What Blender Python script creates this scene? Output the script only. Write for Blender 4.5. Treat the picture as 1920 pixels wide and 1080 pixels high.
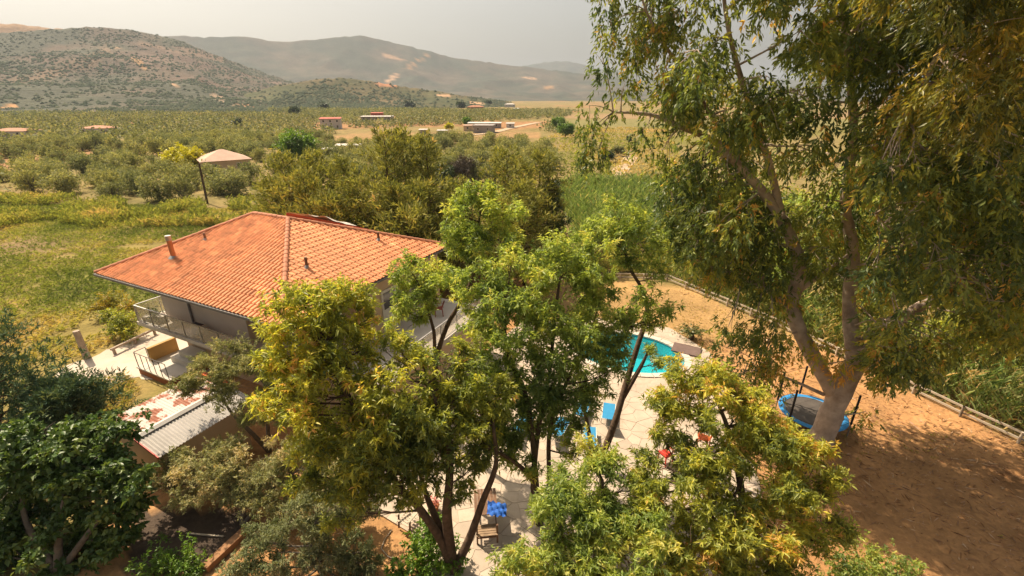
import bpy, math, random
import numpy as np
from mathutils import Vector, Matrix

for o in list(bpy.data.objects):
    bpy.data.objects.remove(o, do_unlink=True)
scene = bpy.context.scene
COL = scene.collection
rng = np.random.default_rng(11)
random.seed(5)
R = math.radians

# ------------------------------------------------------------------ camera
CAM_H = 15.0
PITCH = R(22.4)
FPX = 871.0                                   # focal length in pixels of a 1920 wide frame
cam_d = bpy.data.cameras.new('camera')
cam_d.sensor_width = 36.0
cam_d.lens = 36.0 * FPX / 1920.0
cam_d.clip_start = 0.1
cam_d.clip_end = 30000
cam = bpy.data.objects.new('camera', cam_d)
COL.objects.link(cam)
cam.location = (0, 0, CAM_H)
cam.rotation_euler = (R(90) - PITCH, 0, 0)
scene.camera = cam

# ------------------------------------------------------------------ world, sun, exposure
SUN_EL, SUN_AZ = R(52), R(-50)                # azimuth clockwise from +Y
sun_dir = Vector((math.sin(SUN_AZ) * math.cos(SUN_EL), math.cos(SUN_AZ) * math.cos(SUN_EL), math.sin(SUN_EL)))
world = bpy.data.worlds.new('World')
scene.world = world
world.use_nodes = True
wn = world.node_tree
wn.nodes.clear()
w_out = wn.nodes.new('ShaderNodeOutputWorld')
w_bg = wn.nodes.new('ShaderNodeBackground')
w_sky = wn.nodes.new('ShaderNodeTexSky')
w_sky.sky_type = 'NISHITA'
w_sky.sun_disc = False
w_sky.sun_elevation = SUN_EL
w_sky.sun_rotation = SUN_AZ
w_sky.altitude = 0
w_sky.air_density = 1.0
w_sky.dust_density = 5.0
w_sky.ozone_density = 1.0
w_hsv = wn.nodes.new('ShaderNodeHueSaturation')
w_hsv.inputs['Saturation'].default_value = 0.45
w_mul = wn.nodes.new('ShaderNodeMix')
w_mul.data_type = 'RGBA'
w_mul.blend_type = 'MULTIPLY'
w_mul.inputs[0].default_value = 1.0
w_mul.inputs[7].default_value = (1.0, 0.93, 0.81, 1)
wn.links.new(w_sky.outputs[0], w_hsv.inputs['Color'])
wn.links.new(w_hsv.outputs[0], w_mul.inputs[6])
wn.links.new(w_mul.outputs[2], w_bg.inputs[0])
w_bg.inputs[1].default_value = 0.079
wn.links.new(w_bg.outputs[0], w_out.inputs[0])

sun_d = bpy.data.lights.new('sun', 'SUN')
sun_d.energy = 4.6
sun_d.angle = R(0.53)
sun_d.color = (1.0, 0.83, 0.61)
sun = bpy.data.objects.new('sun', sun_d)
COL.objects.link(sun)
sun.rotation_euler = (-sun_dir).to_track_quat('-Z', 'Y').to_euler()

scene.view_settings.view_transform = 'Standard'
scene.view_settings.look = 'None'
scene.view_settings.exposure = 0.9
scene.view_settings.gamma = 1.0
scene.view_settings.use_curve_mapping = False
scene.render.engine = 'CYCLES'
scene.cycles.use_denoising = True
scene.cycles.max_bounces = 7
scene.cycles.diffuse_bounces = 3
scene.cycles.glossy_bounces = 2
scene.cycles.transmission_bounces = 4
scene.cycles.volume_bounces = 0
scene.cycles.transparent_max_bounces = 8

# ------------------------------------------------------------------ place helpers
CP, SP = math.cos(PITCH), math.sin(PITCH)


def ray(px, py):
    u, v = (px - 960) / FPX, (540 - py) / FPX
    return Vector((u, CP + v * SP, -SP + v * CP))


def P(px, py, z=0.0):
    d = ray(px, py)
    t = (z - CAM_H) / d.z
    return Vector((d.x * t, d.y * t, z))


def PY(px, py, y):
    d = ray(px, py)
    t = y / d.y
    return Vector((d.x * t, y, CAM_H + d.z * t))


def proj(x, y, z):
    dz = z - CAM_H
    f = y * CP - dz * SP
    up = y * SP + dz * CP
    f = np.where(np.abs(f) < 1e-3, 1e-3, f)
    return 960 + FPX * x / f, 540 - FPX * up / f


def in_poly(x, y, poly):
    x = np.asarray(x, float)
    y = np.asarray(y, float)
    inside = np.zeros(x.shape, bool)
    n = len(poly)
    for i in range(n):
        x0, y0 = poly[i][0], poly[i][1]
        x1, y1 = poly[(i + 1) % n][0], poly[(i + 1) % n][1]
        c = ((y0 > y) != (y1 > y)) & (x < (x1 - x0) * (y - y0) / ((y1 - y0) if y1 != y0 else 1e-9) + x0)
        inside ^= c
    return inside


def seg_dist(x, y, pts):
    x = np.asarray(x, float)
    y = np.asarray(y, float)
    best = np.full(x.shape, 1e9)
    for (x0, y0), (x1, y1) in zip(pts[:-1], pts[1:]):
        dx, dy = x1 - x0, y1 - y0
        t = np.clip(((x - x0) * dx + (y - y0) * dy) / (dx * dx + dy * dy + 1e-9), 0, 1)
        best = np.minimum(best, np.hypot(x - x0 - t * dx, y - y0 - t * dy))
    return best


def vnoise(x, y, seed=0):
    """smooth value noise, numpy arrays, about -1..1"""
    xi, yi = np.floor(x).astype(np.int64), np.floor(y).astype(np.int64)
    xf, yf = x - xi, y - yi

    def h(a, b):
        n = (a * 374761393 + b * 668265263 + seed * 1442695041) & 0x7fffffff
        n = ((n ^ (n >> 13)) * 1274126177) & 0x7fffffff
        return ((n ^ (n >> 16)) & 0xffff) / 32767.5 - 1.0
    sx, sy = xf * xf * (3 - 2 * xf), yf * yf * (3 - 2 * yf)
    a = h(xi, yi) * (1 - sx) + h(xi + 1, yi) * sx
    b = h(xi, yi + 1) * (1 - sx) + h(xi + 1, yi + 1) * sx
    return a * (1 - sy) + b * sy


def fbm(x, y, oct=4, seed=0):
    r, a = 0, 0.5
    for i in range(oct):
        r = r + a * vnoise(x * 2 ** i, y * 2 ** i, seed + i)
        a *= 0.5
    return r


# ------------------------------------------------------------------ object helpers
def tag(o, label=None, cat=None, group=None, kind=None):
    if label:
        o['label'] = label
    if cat:
        o['category'] = cat
    if group:
        o['group'] = group
    if kind:
        o['kind'] = kind
    return o


def thing(name, label, cat, loc=(0, 0, 0), rz=0.0, group=None):
    o = bpy.data.objects.new(name, None)
    o.empty_display_size = 0.3
    COL.objects.link(o)
    o.location = loc
    o.rotation_euler = (0, 0, rz)
    return tag(o, label, cat, group)


def link(name, me, parent=None, loc=None):
    o = bpy.data.objects.new(name, me)
    COL.objects.link(o)
    if parent is not None:
        o.parent = parent
    if loc is not None:
        o.location = loc
    return o


def mesh_np(name, verts, faces, mat=None, attrs=None, smooth=False):
    verts = np.ascontiguousarray(verts, np.float32).reshape(-1, 3)
    faces = np.ascontiguousarray(faces, np.int32)
    n, k = faces.shape
    me = bpy.data.meshes.new(name)
    me.vertices.add(len(verts))
    me.vertices.foreach_set('co', verts.ravel())
    me.loops.add(n * k)
    me.loops.foreach_set('vertex_index', faces.ravel())
    me.polygons.add(n)
    me.polygons.foreach_set('loop_start', np.arange(0, n * k, k, dtype=np.int32))
    if smooth:
        me.polygons.foreach_set('use_smooth', np.ones(n, bool))
    if attrs:
        for an, (typ, arr) in attrs.items():
            a = me.attributes.new(an, typ, 'POINT')
            a.data.foreach_set('color' if typ == 'FLOAT_COLOR' else 'value', np.ascontiguousarray(arr, np.float32).ravel())
    me.update(calc_edges=True)
    if mat:
        me.materials.append(mat)
    return me


class MB:
    def __init__(s):
        s.v, s.f = [], []

    def add(s, v, f):
        b = len(s.v)
        s.v += [tuple(p) for p in v]
        s.f += [tuple(i + b for i in q) for q in f]
        return s

    def box(s, x0, x1, y0, y1, z0, z1):
        return s.add([(x0, y0, z0), (x1, y0, z0), (x1, y1, z0), (x0, y1, z0), (x0, y0, z1), (x1, y0, z1), (x1, y1, z1), (x0, y1, z1)],
                     [(0, 3, 2, 1), (4, 5, 6, 7), (0, 1, 5, 4), (1, 2, 6, 5), (2, 3, 7, 6), (3, 0, 4, 7)])

    def bar(s, p, q, w, h=None):
        """rectangular bar from p to q"""
        h = h or w
        p, q = Vector(p), Vector(q)
        d = (q - p).normalized()
        up = Vector((0, 0, 1)) if abs(d.z) < 0.95 else Vector((0, 1, 0))
        sd = d.cross(up).normalized()
        up = sd.cross(d).normalized()
        vs = []
        for c in (p, q):
            for a, b in ((-1, -1), (1, -1), (1, 1), (-1, 1)):
                vs.append(c + sd * a * w / 2 + up * b * h / 2)
        return s.add(vs, [(0, 1, 2, 3), (7, 6, 5, 4), (0, 4, 5, 1), (1, 5, 6, 2), (2, 6, 7, 3), (3, 7, 4, 0)])

    def tube(s, pts, rad, n=7, cap=True):
        pts = [Vector(p) for p in pts]
        if not hasattr(rad, '__len__'):
            rad = [rad] * len(pts)
        b = len(s.v)
        ref = Vector((0.31, 0.77, 0.2)).normalized()
        for i, p in enumerate(pts):
            d = (pts[min(i + 1, len(pts) - 1)] - pts[max(i - 1, 0)])
            d = d.normalized() if d.length > 1e-9 else Vector((0, 0, 1))
            a = d.cross(ref)
            if a.length < 1e-3:
                a = d.cross(Vector((1, 0, 0)))
            a.normalize()
            c = d.cross(a)
            for k in range(n):
                t = 2 * math.pi * k / n
                s.v.append(tuple(p + (a * math.cos(t) + c * math.sin(t)) * rad[i]))
        for i in range(len(pts) - 1):
            for k in range(n):
                k2 = (k + 1) % n
                s.f.append((b + i * n + k, b + i * n + k2, b + (i + 1) * n + k2, b + (i + 1) * n + k))
        if cap:
            s.f.append(tuple(b + k for k in range(n))[::-1])
            s.f.append(tuple(b + (len(pts) - 1) * n + k for k in range(n)))
        return s

    def prism(s, poly, z0, z1):
        n = len(poly)
        return s.add([(p[0], p[1], z0) for p in poly] + [(p[0], p[1], z1) for p in poly],
                     [tuple(range(n))[::-1], tuple(range(n, 2 * n))] + [(i, (i + 1) % n, n + (i + 1) % n, n + i) for i in range(n)])

    def mesh(s, name, mat, smooth=False):
        me = bpy.data.meshes.new(name)
        me.from_pydata(s.v, [], s.f)
        if smooth:
            me.polygons.foreach_set('use_smooth', [True] * len(me.polygons))
        me.update()
        if mat:
            me.materials.append(mat)
        return me

    def build(s, name, mat, parent=None, loc=None, smooth=False):
        return link(name, s.mesh(name, mat, smooth), parent, loc)


# ------------------------------------------------------------------ materials
def new_mat(name):
    m = bpy.data.materials.new(name)
    m.use_nodes = True
    nt = m.node_tree
    b = nt.nodes['Principled BSDF']
    return m, nt, b


def ramp(nt, stops):
    r = nt.nodes.new('ShaderNodeValToRGB')
    e = r.color_ramp.elements
    while len(e) < len(stops):
        e.new(0.5)
    for i, (p, c) in enumerate(stops):
        e[i].position = p
        e[i].color = (*c, 1)
    return r


def noise(nt, scale, detail=4, rough=0.55, coord='Object', vec=None):
    n = nt.nodes.new('ShaderNodeTexNoise')
    n.inputs['Scale'].default_value = scale
    n.inputs['Detail'].default_value = detail
    n.inputs['Roughness'].default_value = rough
    tc = nt.nodes.new('ShaderNodeTexCoord')
    nt.links.new(tc.outputs[coord], n.inputs['Vector'])
    return n


def mixc(nt, a, b, fac, mode='MIX'):
    m = nt.nodes.new('ShaderNodeMix')
    m.data_type = 'RGBA'
    m.blend_type = mode
    for sock, val in ((m.inputs[0], fac), (m.inputs[6], a), (m.inputs[7], b)):
        if isinstance(val, (int, float)):
            sock.default_value = val
        elif isinstance(val, tuple):
            sock.default_value = (*val, 1) if len(val) == 3 else val
        else:
            nt.links.new(val, sock)
    return m.outputs[2]


def bump(nt, b, height, strength=0.3, dist=0.05):
    bp = nt.nodes.new('ShaderNodeBump')
    bp.inputs['Strength'].default_value = strength
    bp.inputs['Distance'].default_value = dist
    nt.links.new(height, bp.inputs['Height'])
    nt.links.new(bp.outputs[0], b.inputs['Normal'])


ALB = 0.80


def mat_plain(name, col, rough=0.7, var=0.25, scale=3.0, metallic=0.0, dirt=None, spec=0.3, bmp=0.0, rand=0.0):
    m, nt, b = new_mat(name)
    col = tuple(c * ALB for c in col)
    dirt = tuple(c * ALB for c in dirt) if dirt else None
    n = noise(nt, scale, 5)
    lo = tuple(c * (1 - var) for c in col)
    hi = tuple(min(1, c * (1 + var)) for c in col)
    r = ramp(nt, [(0.3, lo), (0.7, hi)])
    nt.links.new(n.outputs['Fac'], r.inputs[0])
    out = r.outputs[0]
    if dirt:
        n2 = noise(nt, scale * 0.35, 6, 0.7)
        r2 = ramp(nt, [(0.5, (0, 0, 0)), (0.68, (1, 1, 1))])
        nt.links.new(n2.outputs['Fac'], r2.inputs[0])
        out = mixc(nt, out, dirt, r2.outputs[0])
    if rand:
        oi = nt.nodes.new('ShaderNodeObjectInfo')
        r3 = ramp(nt, [(0, (1 - rand,) * 3), (1, (1 + rand * 0.6,) * 3)])
        nt.links.new(oi.outputs['Random'], r3.inputs[0])
        out = mixc(nt, out, r3.outputs[0], 1.0, 'MULTIPLY')
    nt.links.new(out, b.inputs['Base Color'])
    b.inputs['Roughness'].default_value = rough
    b.inputs['Metallic'].default_value = metallic
    b.inputs['Specular IOR Level'].default_value = spec
    if bmp:
        n3 = noise(nt, scale * 4, 6)
        bump(nt, b, n3.outputs['Fac'], bmp, 0.02)
    return m


def mat_leaf(name, stops, transl=0.3, rough=0.42, spec=0.45, rand=0.0, gain=1.0):
    """leaf colour by a per-leaf attribute (kind and age of the leaf)"""
    m, nt, b = new_mat(name)
    at = nt.nodes.new('ShaderNodeAttribute')
    at.attribute_name = 'tint'
    r = ramp(nt, [(p_, tuple(min(0.8, q_ * gain) for q_ in c_)) for p_, c_ in stops])
    nt.links.new(at.outputs['Fac'], r.inputs[0])
    out = r.outputs[0]
    if rand:
        oi = nt.nodes.new('ShaderNodeObjectInfo')
        r3 = ramp(nt, [(0, (1 - rand, 1 - rand * 0.8, 1 - rand * 0.5)), (1, (1 + rand, 1 + rand * 0.7, 1 + rand * 0.2))])
        nt.links.new(oi.outputs['Random'], r3.inputs[0])
        out = mixc(nt, out, r3.outputs[0], 1.0, 'MULTIPLY')
    nt.links.new(out, b.inputs['Base Color'])
    b.inputs['Roughness'].default_value = rough
    b.inputs['Specular IOR Level'].default_value = spec
    if transl > 0:
        tr = nt.nodes.new('ShaderNodeBsdfTranslucent')
        tc = mixc(nt, out, (1.25, 1.2, 0.6), 1.0, 'MULTIPLY')
        nt.links.new(tc, tr.inputs['Color'])
        mx = nt.nodes.new('ShaderNodeMixShader')
        mx.inputs[0].default_value = transl
        nt.links.new(b.outputs[0], mx.inputs[1])
        nt.links.new(tr.outputs[0], mx.inputs[2])
        nt.links.new(mx.outputs[0], nt.nodes['Material Output'].inputs['Surface'])
    return m


def mat_ground(name, detail_scale=1.2, contrast=0.35, fine=8.0, bmp=0.25, bdist=0.08):
    m, nt, b = new_mat(name)
    at = nt.nodes.new('ShaderNodeAttribute')
    at.attribute_name = 'col'
    n1 = noise(nt, detail_scale, 6, 0.62)
    n2 = noise(nt, fine, 5, 0.6)
    r1 = ramp(nt, [(0.25, (1 - contrast,) * 3), (0.75, (1 + contrast, 1 + contrast * 0.9, 1 + contrast * 0.75))])
    r2 = ramp(nt, [(0.3, (0.8, 0.8, 0.8)), (0.7, (1.2, 1.18, 1.12))])
    nt.links.new(n1.outputs['Fac'], r1.inputs[0])
    nt.links.new(n2.outputs['Fac'], r2.inputs[0])
    o = mixc(nt, at.outputs['Color'], r1.outputs[0], 1.0, 'MULTIPLY')
    o = mixc(nt, o, r2.outputs[0], 1.0, 'MULTIPLY')
    nt.links.new(o, b.inputs['Base Color'])
    b.inputs['Roughness'].default_value = 0.95
    b.inputs['Specular IOR Level'].default_value = 0.1
    bump(nt, b, n2.outputs['Fac'], bmp, bdist)
    return m


def mat_glass(name, col=(0.55, 0.5, 0.42), alpha=0.35, rough=0.08):
    m, nt, b = new_mat(name)
    b.inputs['Base Color'].default_value = (*col, 1)
    b.inputs['Roughness'].default_value = rough
    b.inputs['Alpha'].default_value = alpha
    b.inputs['Specular IOR Level'].default_value = 0.6
    return m


M = {}
M['ground'] = mat_ground('dry_ground', 0.35, 0.38, 4.5, 0.5, 0.12)
M['hill'] = mat_ground('hill_scrub', 0.012, 0.30, 0.09, 0.6, 4.0)
M['wall'] = mat_plain('peach_render', (0.68, 0.50, 0.34), 0.85, 0.06, 1.2, dirt=(0.60, 0.44, 0.30), bmp=0.1)
M['wall_grey'] = mat_plain('grey_beige_render', (0.66, 0.57, 0.48), 0.85, 0.06, 1.2, bmp=0.1)
M['ochre'] = mat_plain('ochre_render', (0.48, 0.29, 0.10), 0.85, 0.1, 1.5)
M['white'] = mat_plain('white_paint', (0.74, 0.70, 0.64), 0.6, 0.06, 2.0)
M['white_slab'] = mat_plain('white_concrete', (0.66, 0.61, 0.54), 0.85, 0.10, 0.7, dirt=(0.52, 0.45, 0.38), bmp=0.1)
M['terracotta'] = mat_plain('terracotta_plaster', (0.36, 0.13, 0.05), 0.85, 0.18, 2.5)
M['metal'] = mat_plain('galvanised_steel', (0.42, 0.41, 0.40), 0.45, 0.12, 4.0, metallic=0.6)
M['dark_metal'] = mat_plain('dark_iron', (0.06, 0.055, 0.05), 0.5, 0.2, 6.0, metallic=0.3)
M['gutter'] = mat_plain('grey_gutter', (0.20, 0.19, 0.19), 0.5, 0.15, 3.0)
M['black'] = mat_plain('black_foam', (0.02, 0.02, 0.022), 0.7, 0.2, 5.0)
M['earthwall'] = mat_plain('earthy_plaster', (0.34, 0.18, 0.09), 0.9, 0.25, 3.0, bmp=0.4)
M['glass'] = mat_glass('smoked_glass')
M['pane'] = mat_plain('window_pane', (0.06, 0.055, 0.05), 0.08, 0.3, 1.0, spec=0.8)
M['wood'] = mat_plain('weathered_wood', (0.36, 0.25, 0.16), 0.8, 0.25, 6.0, bmp=0.2)
M['wood_dark'] = mat_plain('brown_stained_wood', (0.19, 0.10, 0.055), 0.6, 0.25, 7.0)
M['wood_pale'] = mat_plain('pale_wood', (0.56, 0.48, 0.38), 0.75, 0.15, 6.0)
M['post'] = mat_plain('grey_timber', (0.42, 0.34, 0.27), 0.85, 0.22, 5.0, bmp=0.3)
M['bark'] = mat_plain('brown_bark', (0.115, 0.075, 0.05), 0.9, 0.4, 6.0, bmp=0.6)
M['bark_grey'] = mat_plain('grey_bark', (0.20, 0.165, 0.13), 0.9, 0.3, 6.0, bmp=0.5)
M['bark_euc'] = mat_plain('peeling_pale_bark', (0.52, 0.41, 0.33), 0.8, 0.3, 2.2, dirt=(0.26, 0.17, 0.12), bmp=0.3)
M['blue'] = mat_plain('blue_mesh_fabric', (0.035, 0.28, 0.55), 0.6, 0.08, 4.0)
M['blue_pad'] = mat_plain('blue_vinyl_pad', (0.05, 0.30, 0.68), 0.45, 0.08, 3.0)
M['cobalt'] = mat_plain('cobalt_cloth', (0.03, 0.14, 0.55), 0.8, 0.3, 6.0)
M['red'] = mat_plain('red_plastic', (0.62, 0.05, 0.03), 0.45, 0.1, 3.0)
M['orange'] = mat_plain('orange_plastic', (0.75, 0.16, 0.04), 0.45, 0.1, 3.0)
M['mat_brown'] = mat_plain('brown_rubber_mat', (0.17, 0.115, 0.10), 0.8, 0.15, 3.0)
M['tramp'] = mat_plain('grey_jumping_mat', (0.11, 0.095, 0.085), 0.8, 0.15, 2.0)
M['tarp'] = mat_plain('white_tarp', (0.70, 0.64, 0.58), 0.6, 0.12, 1.5)
M['redpaint'] = mat_plain('red_oxide_paint', (0.34, 0.085, 0.05), 0.6, 0.15, 2.0)
M['tile'] = mat_plain('clay_roof_tile', (0.90, 0.40, 0.19), 0.75, 0.20, 1.6, dirt=(0.80, 0.335, 0.155), spec=0.3, rand=0.18)
M['tile_mass'] = mat_plain('clay_roof_tiles', (0.90, 0.40, 0.19), 0.75, 0.24, 2.2, dirt=(0.80, 0.335, 0.155), spec=0.3)
M['tiles_varied'] = mat_plain('varied_clay_roof_tiles', (0.90, 0.40, 0.19), 0.75, 0.24, 2.2, dirt=(0.80, 0.335, 0.155), spec=0.3)
_nt = M['tiles_varied'].node_tree
_b = _nt.nodes['Principled BSDF']
_src = _b.inputs['Base Color'].links[0].from_socket
_at = _nt.nodes.new('ShaderNodeAttribute')
_at.attribute_name = 'tint'
_rr = ramp(_nt, [(0.0, (0.66, 0.62, 0.60)), (0.12, (0.88, 0.86, 0.84)), (0.85, (1.08, 1.06, 1.04)), (1.0, (1.2, 1.25, 1.3))])
_nt.links.new(_at.outputs['Fac'], _rr.inputs[0])
_nt.links.new(mixc(_nt, _src, _rr.outputs[0], 1.0, 'MULTIPLY'), _b.inputs['Base Color'])
M['ridge'] = mat_plain('clay_ridge_tile', (0.58, 0.24, 0.13), 0.75, 0.15, 2.0, rand=0.15)
M['tile_far'] = mat_plain('distant_clay_tiles', (0.46, 0.20, 0.11), 0.8, 0.2, 0.6)
M['roof_far_pink'] = mat_plain('faded_pink_roof', (0.60, 0.40, 0.30), 0.8, 0.12, 0.6)
M['far_white'] = mat_plain('distant_white_wall', (0.66, 0.62, 0.58), 0.8, 0.06, 0.5)
M['far_grey'] = mat_plain('distant_grey_wall', (0.36, 0.32, 0.30), 0.8, 0.08, 0.5)
M['far_red'] = mat_plain('distant_red_roof', (0.50, 0.13, 0.09), 0.8, 0.1, 0.5)
M['stone'] = mat_plain('pale_flagstone', (0.58, 0.48, 0.385), 0.85, 0.14, 0.9, dirt=(0.44, 0.35, 0.27), rand=0.16, bmp=0.2)
M['stone_mass'] = mat_plain('pale_flagstones', (0.55, 0.45, 0.36), 0.85, 0.14, 1.2, dirt=(0.44, 0.34, 0.26), bmp=0.15)
M['grout'] = mat_plain('paving_mortar', (0.52, 0.42, 0.33), 0.9, 0.15, 2.0)
M['coping'] = mat_plain('pool_coping_stone', (0.66, 0.58, 0.50), 0.8, 0.1, 2.0)
M['pooltile'] = mat_plain('turquoise_pool_lining', (0.005, 0.46, 0.56), 0.5, 0.06, 1.0)
M['driveway'] = mat_plain('pale_driveway', (0.60, 0.51, 0.42), 0.9, 0.12, 0.5, dirt=(0.45, 0.34, 0.25), bmp=0.15)

# corrugated roof sheets, one plain white and one rusted
M['sheet'] = mat_plain('white_corrugated_sheet', (0.56, 0.53, 0.50), 0.5, 0.08, 1.5, metallic=0.2)
_m, _nt, _b = new_mat('rusted_corrugated_sheet')
_n = noise(_nt, 1.7, 8, 0.62)
_r = ramp(_nt, [(0.50, (0.55, 0.47, 0.43)), (0.545, (0.30, 0.11, 0.06)), (0.7, (0.22, 0.075, 0.04))])
_nt.links.new(_n.outputs['Fac'], _r.inputs[0])
_nt.links.new(_r.outputs[0], _b.inputs['Base Color'])
_b.inputs['Roughness'].default_value = 0.75
M['rust'] = _m
# water
_m, _nt, _b = new_mat('pool_water')
_b.inputs['Base Color'].default_value = (0.05, 0.55, 0.62, 1)
_b.inputs['Roughness'].default_value = 0.03
_b.inputs['IOR'].default_value = 1.33
_b.inputs['Alpha'].default_value = 0.22
_n = noise(_nt, 3.5, 4)
bump(_nt, _b, _n.outputs['Fac'], 0.7, 0.08)
M['water'] = _m

# leaves
M['leaf_yellow'] = mat_leaf('yellow_green_leaf', [(0.0, (0.050, 0.068, 0.020)), (0.35, (0.105, 0.120, 0.028)), (0.7, (0.19, 0.195, 0.032)), (0.95, (0.27, 0.235, 0.036)), (1.0, (0.28, 0.17, 0.055))], 0.52, gain=2.6)
M['leaf_green'] = mat_leaf('fresh_green_leaf', [(0.0, (0.046, 0.070, 0.022)), (0.4, (0.092, 0.124, 0.032)), (0.8, (0.165, 0.190, 0.042)), (1.0, (0.22, 0.205, 0.055))], 0.52, gain=2.75)
M['leaf_fig'] = mat_leaf('fig_leaf', [(0.0, (0.028, 0.058, 0.018)), (0.5, (0.060, 0.105, 0.026)), (1.0, (0.125, 0.165, 0.045))], 0.3, gain=1.5)
M['leaf_olive'] = mat_leaf('olive_leaf', [(0.0, (0.060, 0.072, 0.030)), (0.5, (0.125, 0.130, 0.060)), (0.85, (0.20, 0.195, 0.105)), (1.0, (0.27, 0.22, 0.12))], 0.3, rand=0.26, gain=2.3, rough=0.75, spec=0.12)
M['leaf_olive_mass'] = mat_leaf('distant_olive_leaf', [(0.0, (0.060, 0.072, 0.032)), (0.5, (0.120, 0.125, 0.060)), (0.85, (0.185, 0.18, 0.10)), (1.0, (0.24, 0.20, 0.11))], 0.25, gain=2.0, rough=0.75, spec=0.12)
M['leaf_euc'] = mat_leaf('eucalyptus_leaf', [(0.0, (0.030, 0.048, 0.018)), (0.4, (0.070, 0.090, 0.026)), (0.72, (0.138, 0.150, 0.030)), (0.92, (0.195, 0.180, 0.035)), (1.0, (0.27, 0.16, 0.045))], 0.48, gain=2.55)
M['leaf_euc_gold'] = mat_leaf('golden_eucalyptus_leaf', [(0.0, (0.045, 0.058, 0.018)), (0.35, (0.10, 0.105, 0.022)), (0.7, (0.19, 0.165, 0.026)), (1.0, (0.30, 0.20, 0.04))], 0.42, gain=1.8)
M['needle'] = mat_leaf('pine_needle', [(0.0, (0.048, 0.058, 0.018)), (0.5, (0.115, 0.118, 0.032)), (0.9, (0.20, 0.18, 0.05)), (1.0, (0.27, 0.19, 0.08))], 0.3, gain=2.2, rough=0.75, spec=0.12)
M['needle_blue'] = mat_leaf('blue_green_needle', [(0.0, (0.026, 0.050, 0.034)), (0.6, (0.060, 0.090, 0.050)), (1.0, (0.13, 0.14, 0.06))], 0.2, gain=2.0, rough=0.75, spec=0.12)
M['reed'] = mat_leaf('reed_blade', [(0.0, (0.060, 0.10, 0.032)), (0.5, (0.12, 0.165, 0.055)), (0.9, (0.21, 0.22, 0.10)), (1.0, (0.34, 0.26, 0.13))], 0.35, gain=2.0, rough=0.75, spec=0.12)
M['grass'] = mat_leaf('field_grass_blade', [(0.0, (0.075, 0.098, 0.028)), (0.45, (0.150, 0.165, 0.042)), (0.8, (0.25, 0.205, 0.072)), (1.0, (0.32, 0.225, 0.105))], 0.4, gain=1.75, rough=0.75, spec=0.12)
M['bush_dry'] = mat_leaf('dry_grey_twig', [(0.0, (0.085, 0.065, 0.05)), (0.5, (0.16, 0.125, 0.095)), (1.0, (0.24, 0.19, 0.14))], 0.05)
M['shrub_far'] = mat_leaf('hill_shrub', [(0.0, (0.036, 0.048, 0.032)), (0.6, (0.058, 0.068, 0.046)), (1.0, (0.088, 0.092, 0.06))], 0, gain=1.2, rough=1.0, spec=0.0)
M['leaf_bright'] = mat_leaf('bright_green_leaf', [(0.0, (0.040, 0.085, 0.012)), (0.5, (0.085, 0.16, 0.018)), (1.0, (0.16, 0.24, 0.025))], 0.35, gain=1.5)
M['leaf_lemon'] = mat_leaf('lemon_yellow_leaf', [(0.0, (0.20, 0.20, 0.012)), (0.5, (0.34, 0.32, 0.016)), (1.0, (0.44, 0.40, 0.03))], 0.25, gain=1.7)
M['leaf_dark'] = mat_leaf('dark_green_leaf', [(0.0, (0.020, 0.040, 0.014)), (0.5, (0.040, 0.066, 0.022)), (1.0, (0.075, 0.095, 0.035))], 0.2, gain=1.3)
M['grey_shrub'] = mat_leaf('grey_purple_shrub', [(0.0, (0.060, 0.045, 0.040)), (0.5, (0.11, 0.085, 0.070)), (1.0, (0.17, 0.13, 0.10))], 0.05)
M['palm'] = mat_leaf('palm_frond', [(0.0, (0.050, 0.075, 0.018)), (0.6, (0.11, 0.13, 0.03)), (1.0, (0.22, 0.17, 0.05))], 0.15)
M['flower'] = mat_leaf('pink_flower', [(0.0, (0.40, 0.08, 0.08)), (1.0, (0.75, 0.35, 0.30))], 0.2)

# ------------------------------------------------------------------ foliage helpers
UP = np.array([0, 0, 1.0])


def unit(a):
    return a / (np.linalg.norm(a, axis=-1, keepdims=True) + 1e-9)


def rand_dirs(n):
    return unit(rng.normal(size=(n, 3)))


def leaf_arrays(c, d, L, W, tint, droop=0.15, fold=0.12, flat=0.0):
    """kite-shaped leaves folded along the midrib: centres c, directions d"""
    n = len(c)
    L = np.broadcast_to(np.asarray(L, float), (n,))[:, None]
    W = np.broadcast_to(np.asarray(W, float), (n,))[:, None]
    side = unit(np.cross(d, rand_dirs(n) + UP * flat))
    nor = np.cross(side, d)
    mid = c + d * L * 0.42
    tip = c + d * L - UP * droop * L
    v = np.stack([c, mid + side * W * 0.5 + nor * fold * W, tip, mid - side * W * 0.5 + nor * fold * W], axis=1)
    b = np.arange(n)[:, None] * 4
    f = np.concatenate([b + np.array([[0, 1, 2]]), b + np.array([[0, 2, 3]])], axis=0)
    return v.reshape(-1, 3), f, np.repeat(tint, 4)


def quad_leaf_arrays(c, d, L, W, tint):
    """flat lens-shaped spray of foliage for middle-distance crowns"""
    return leaf_arrays(c, d, L, W, tint, droop=0.05, fold=0.3)


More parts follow.
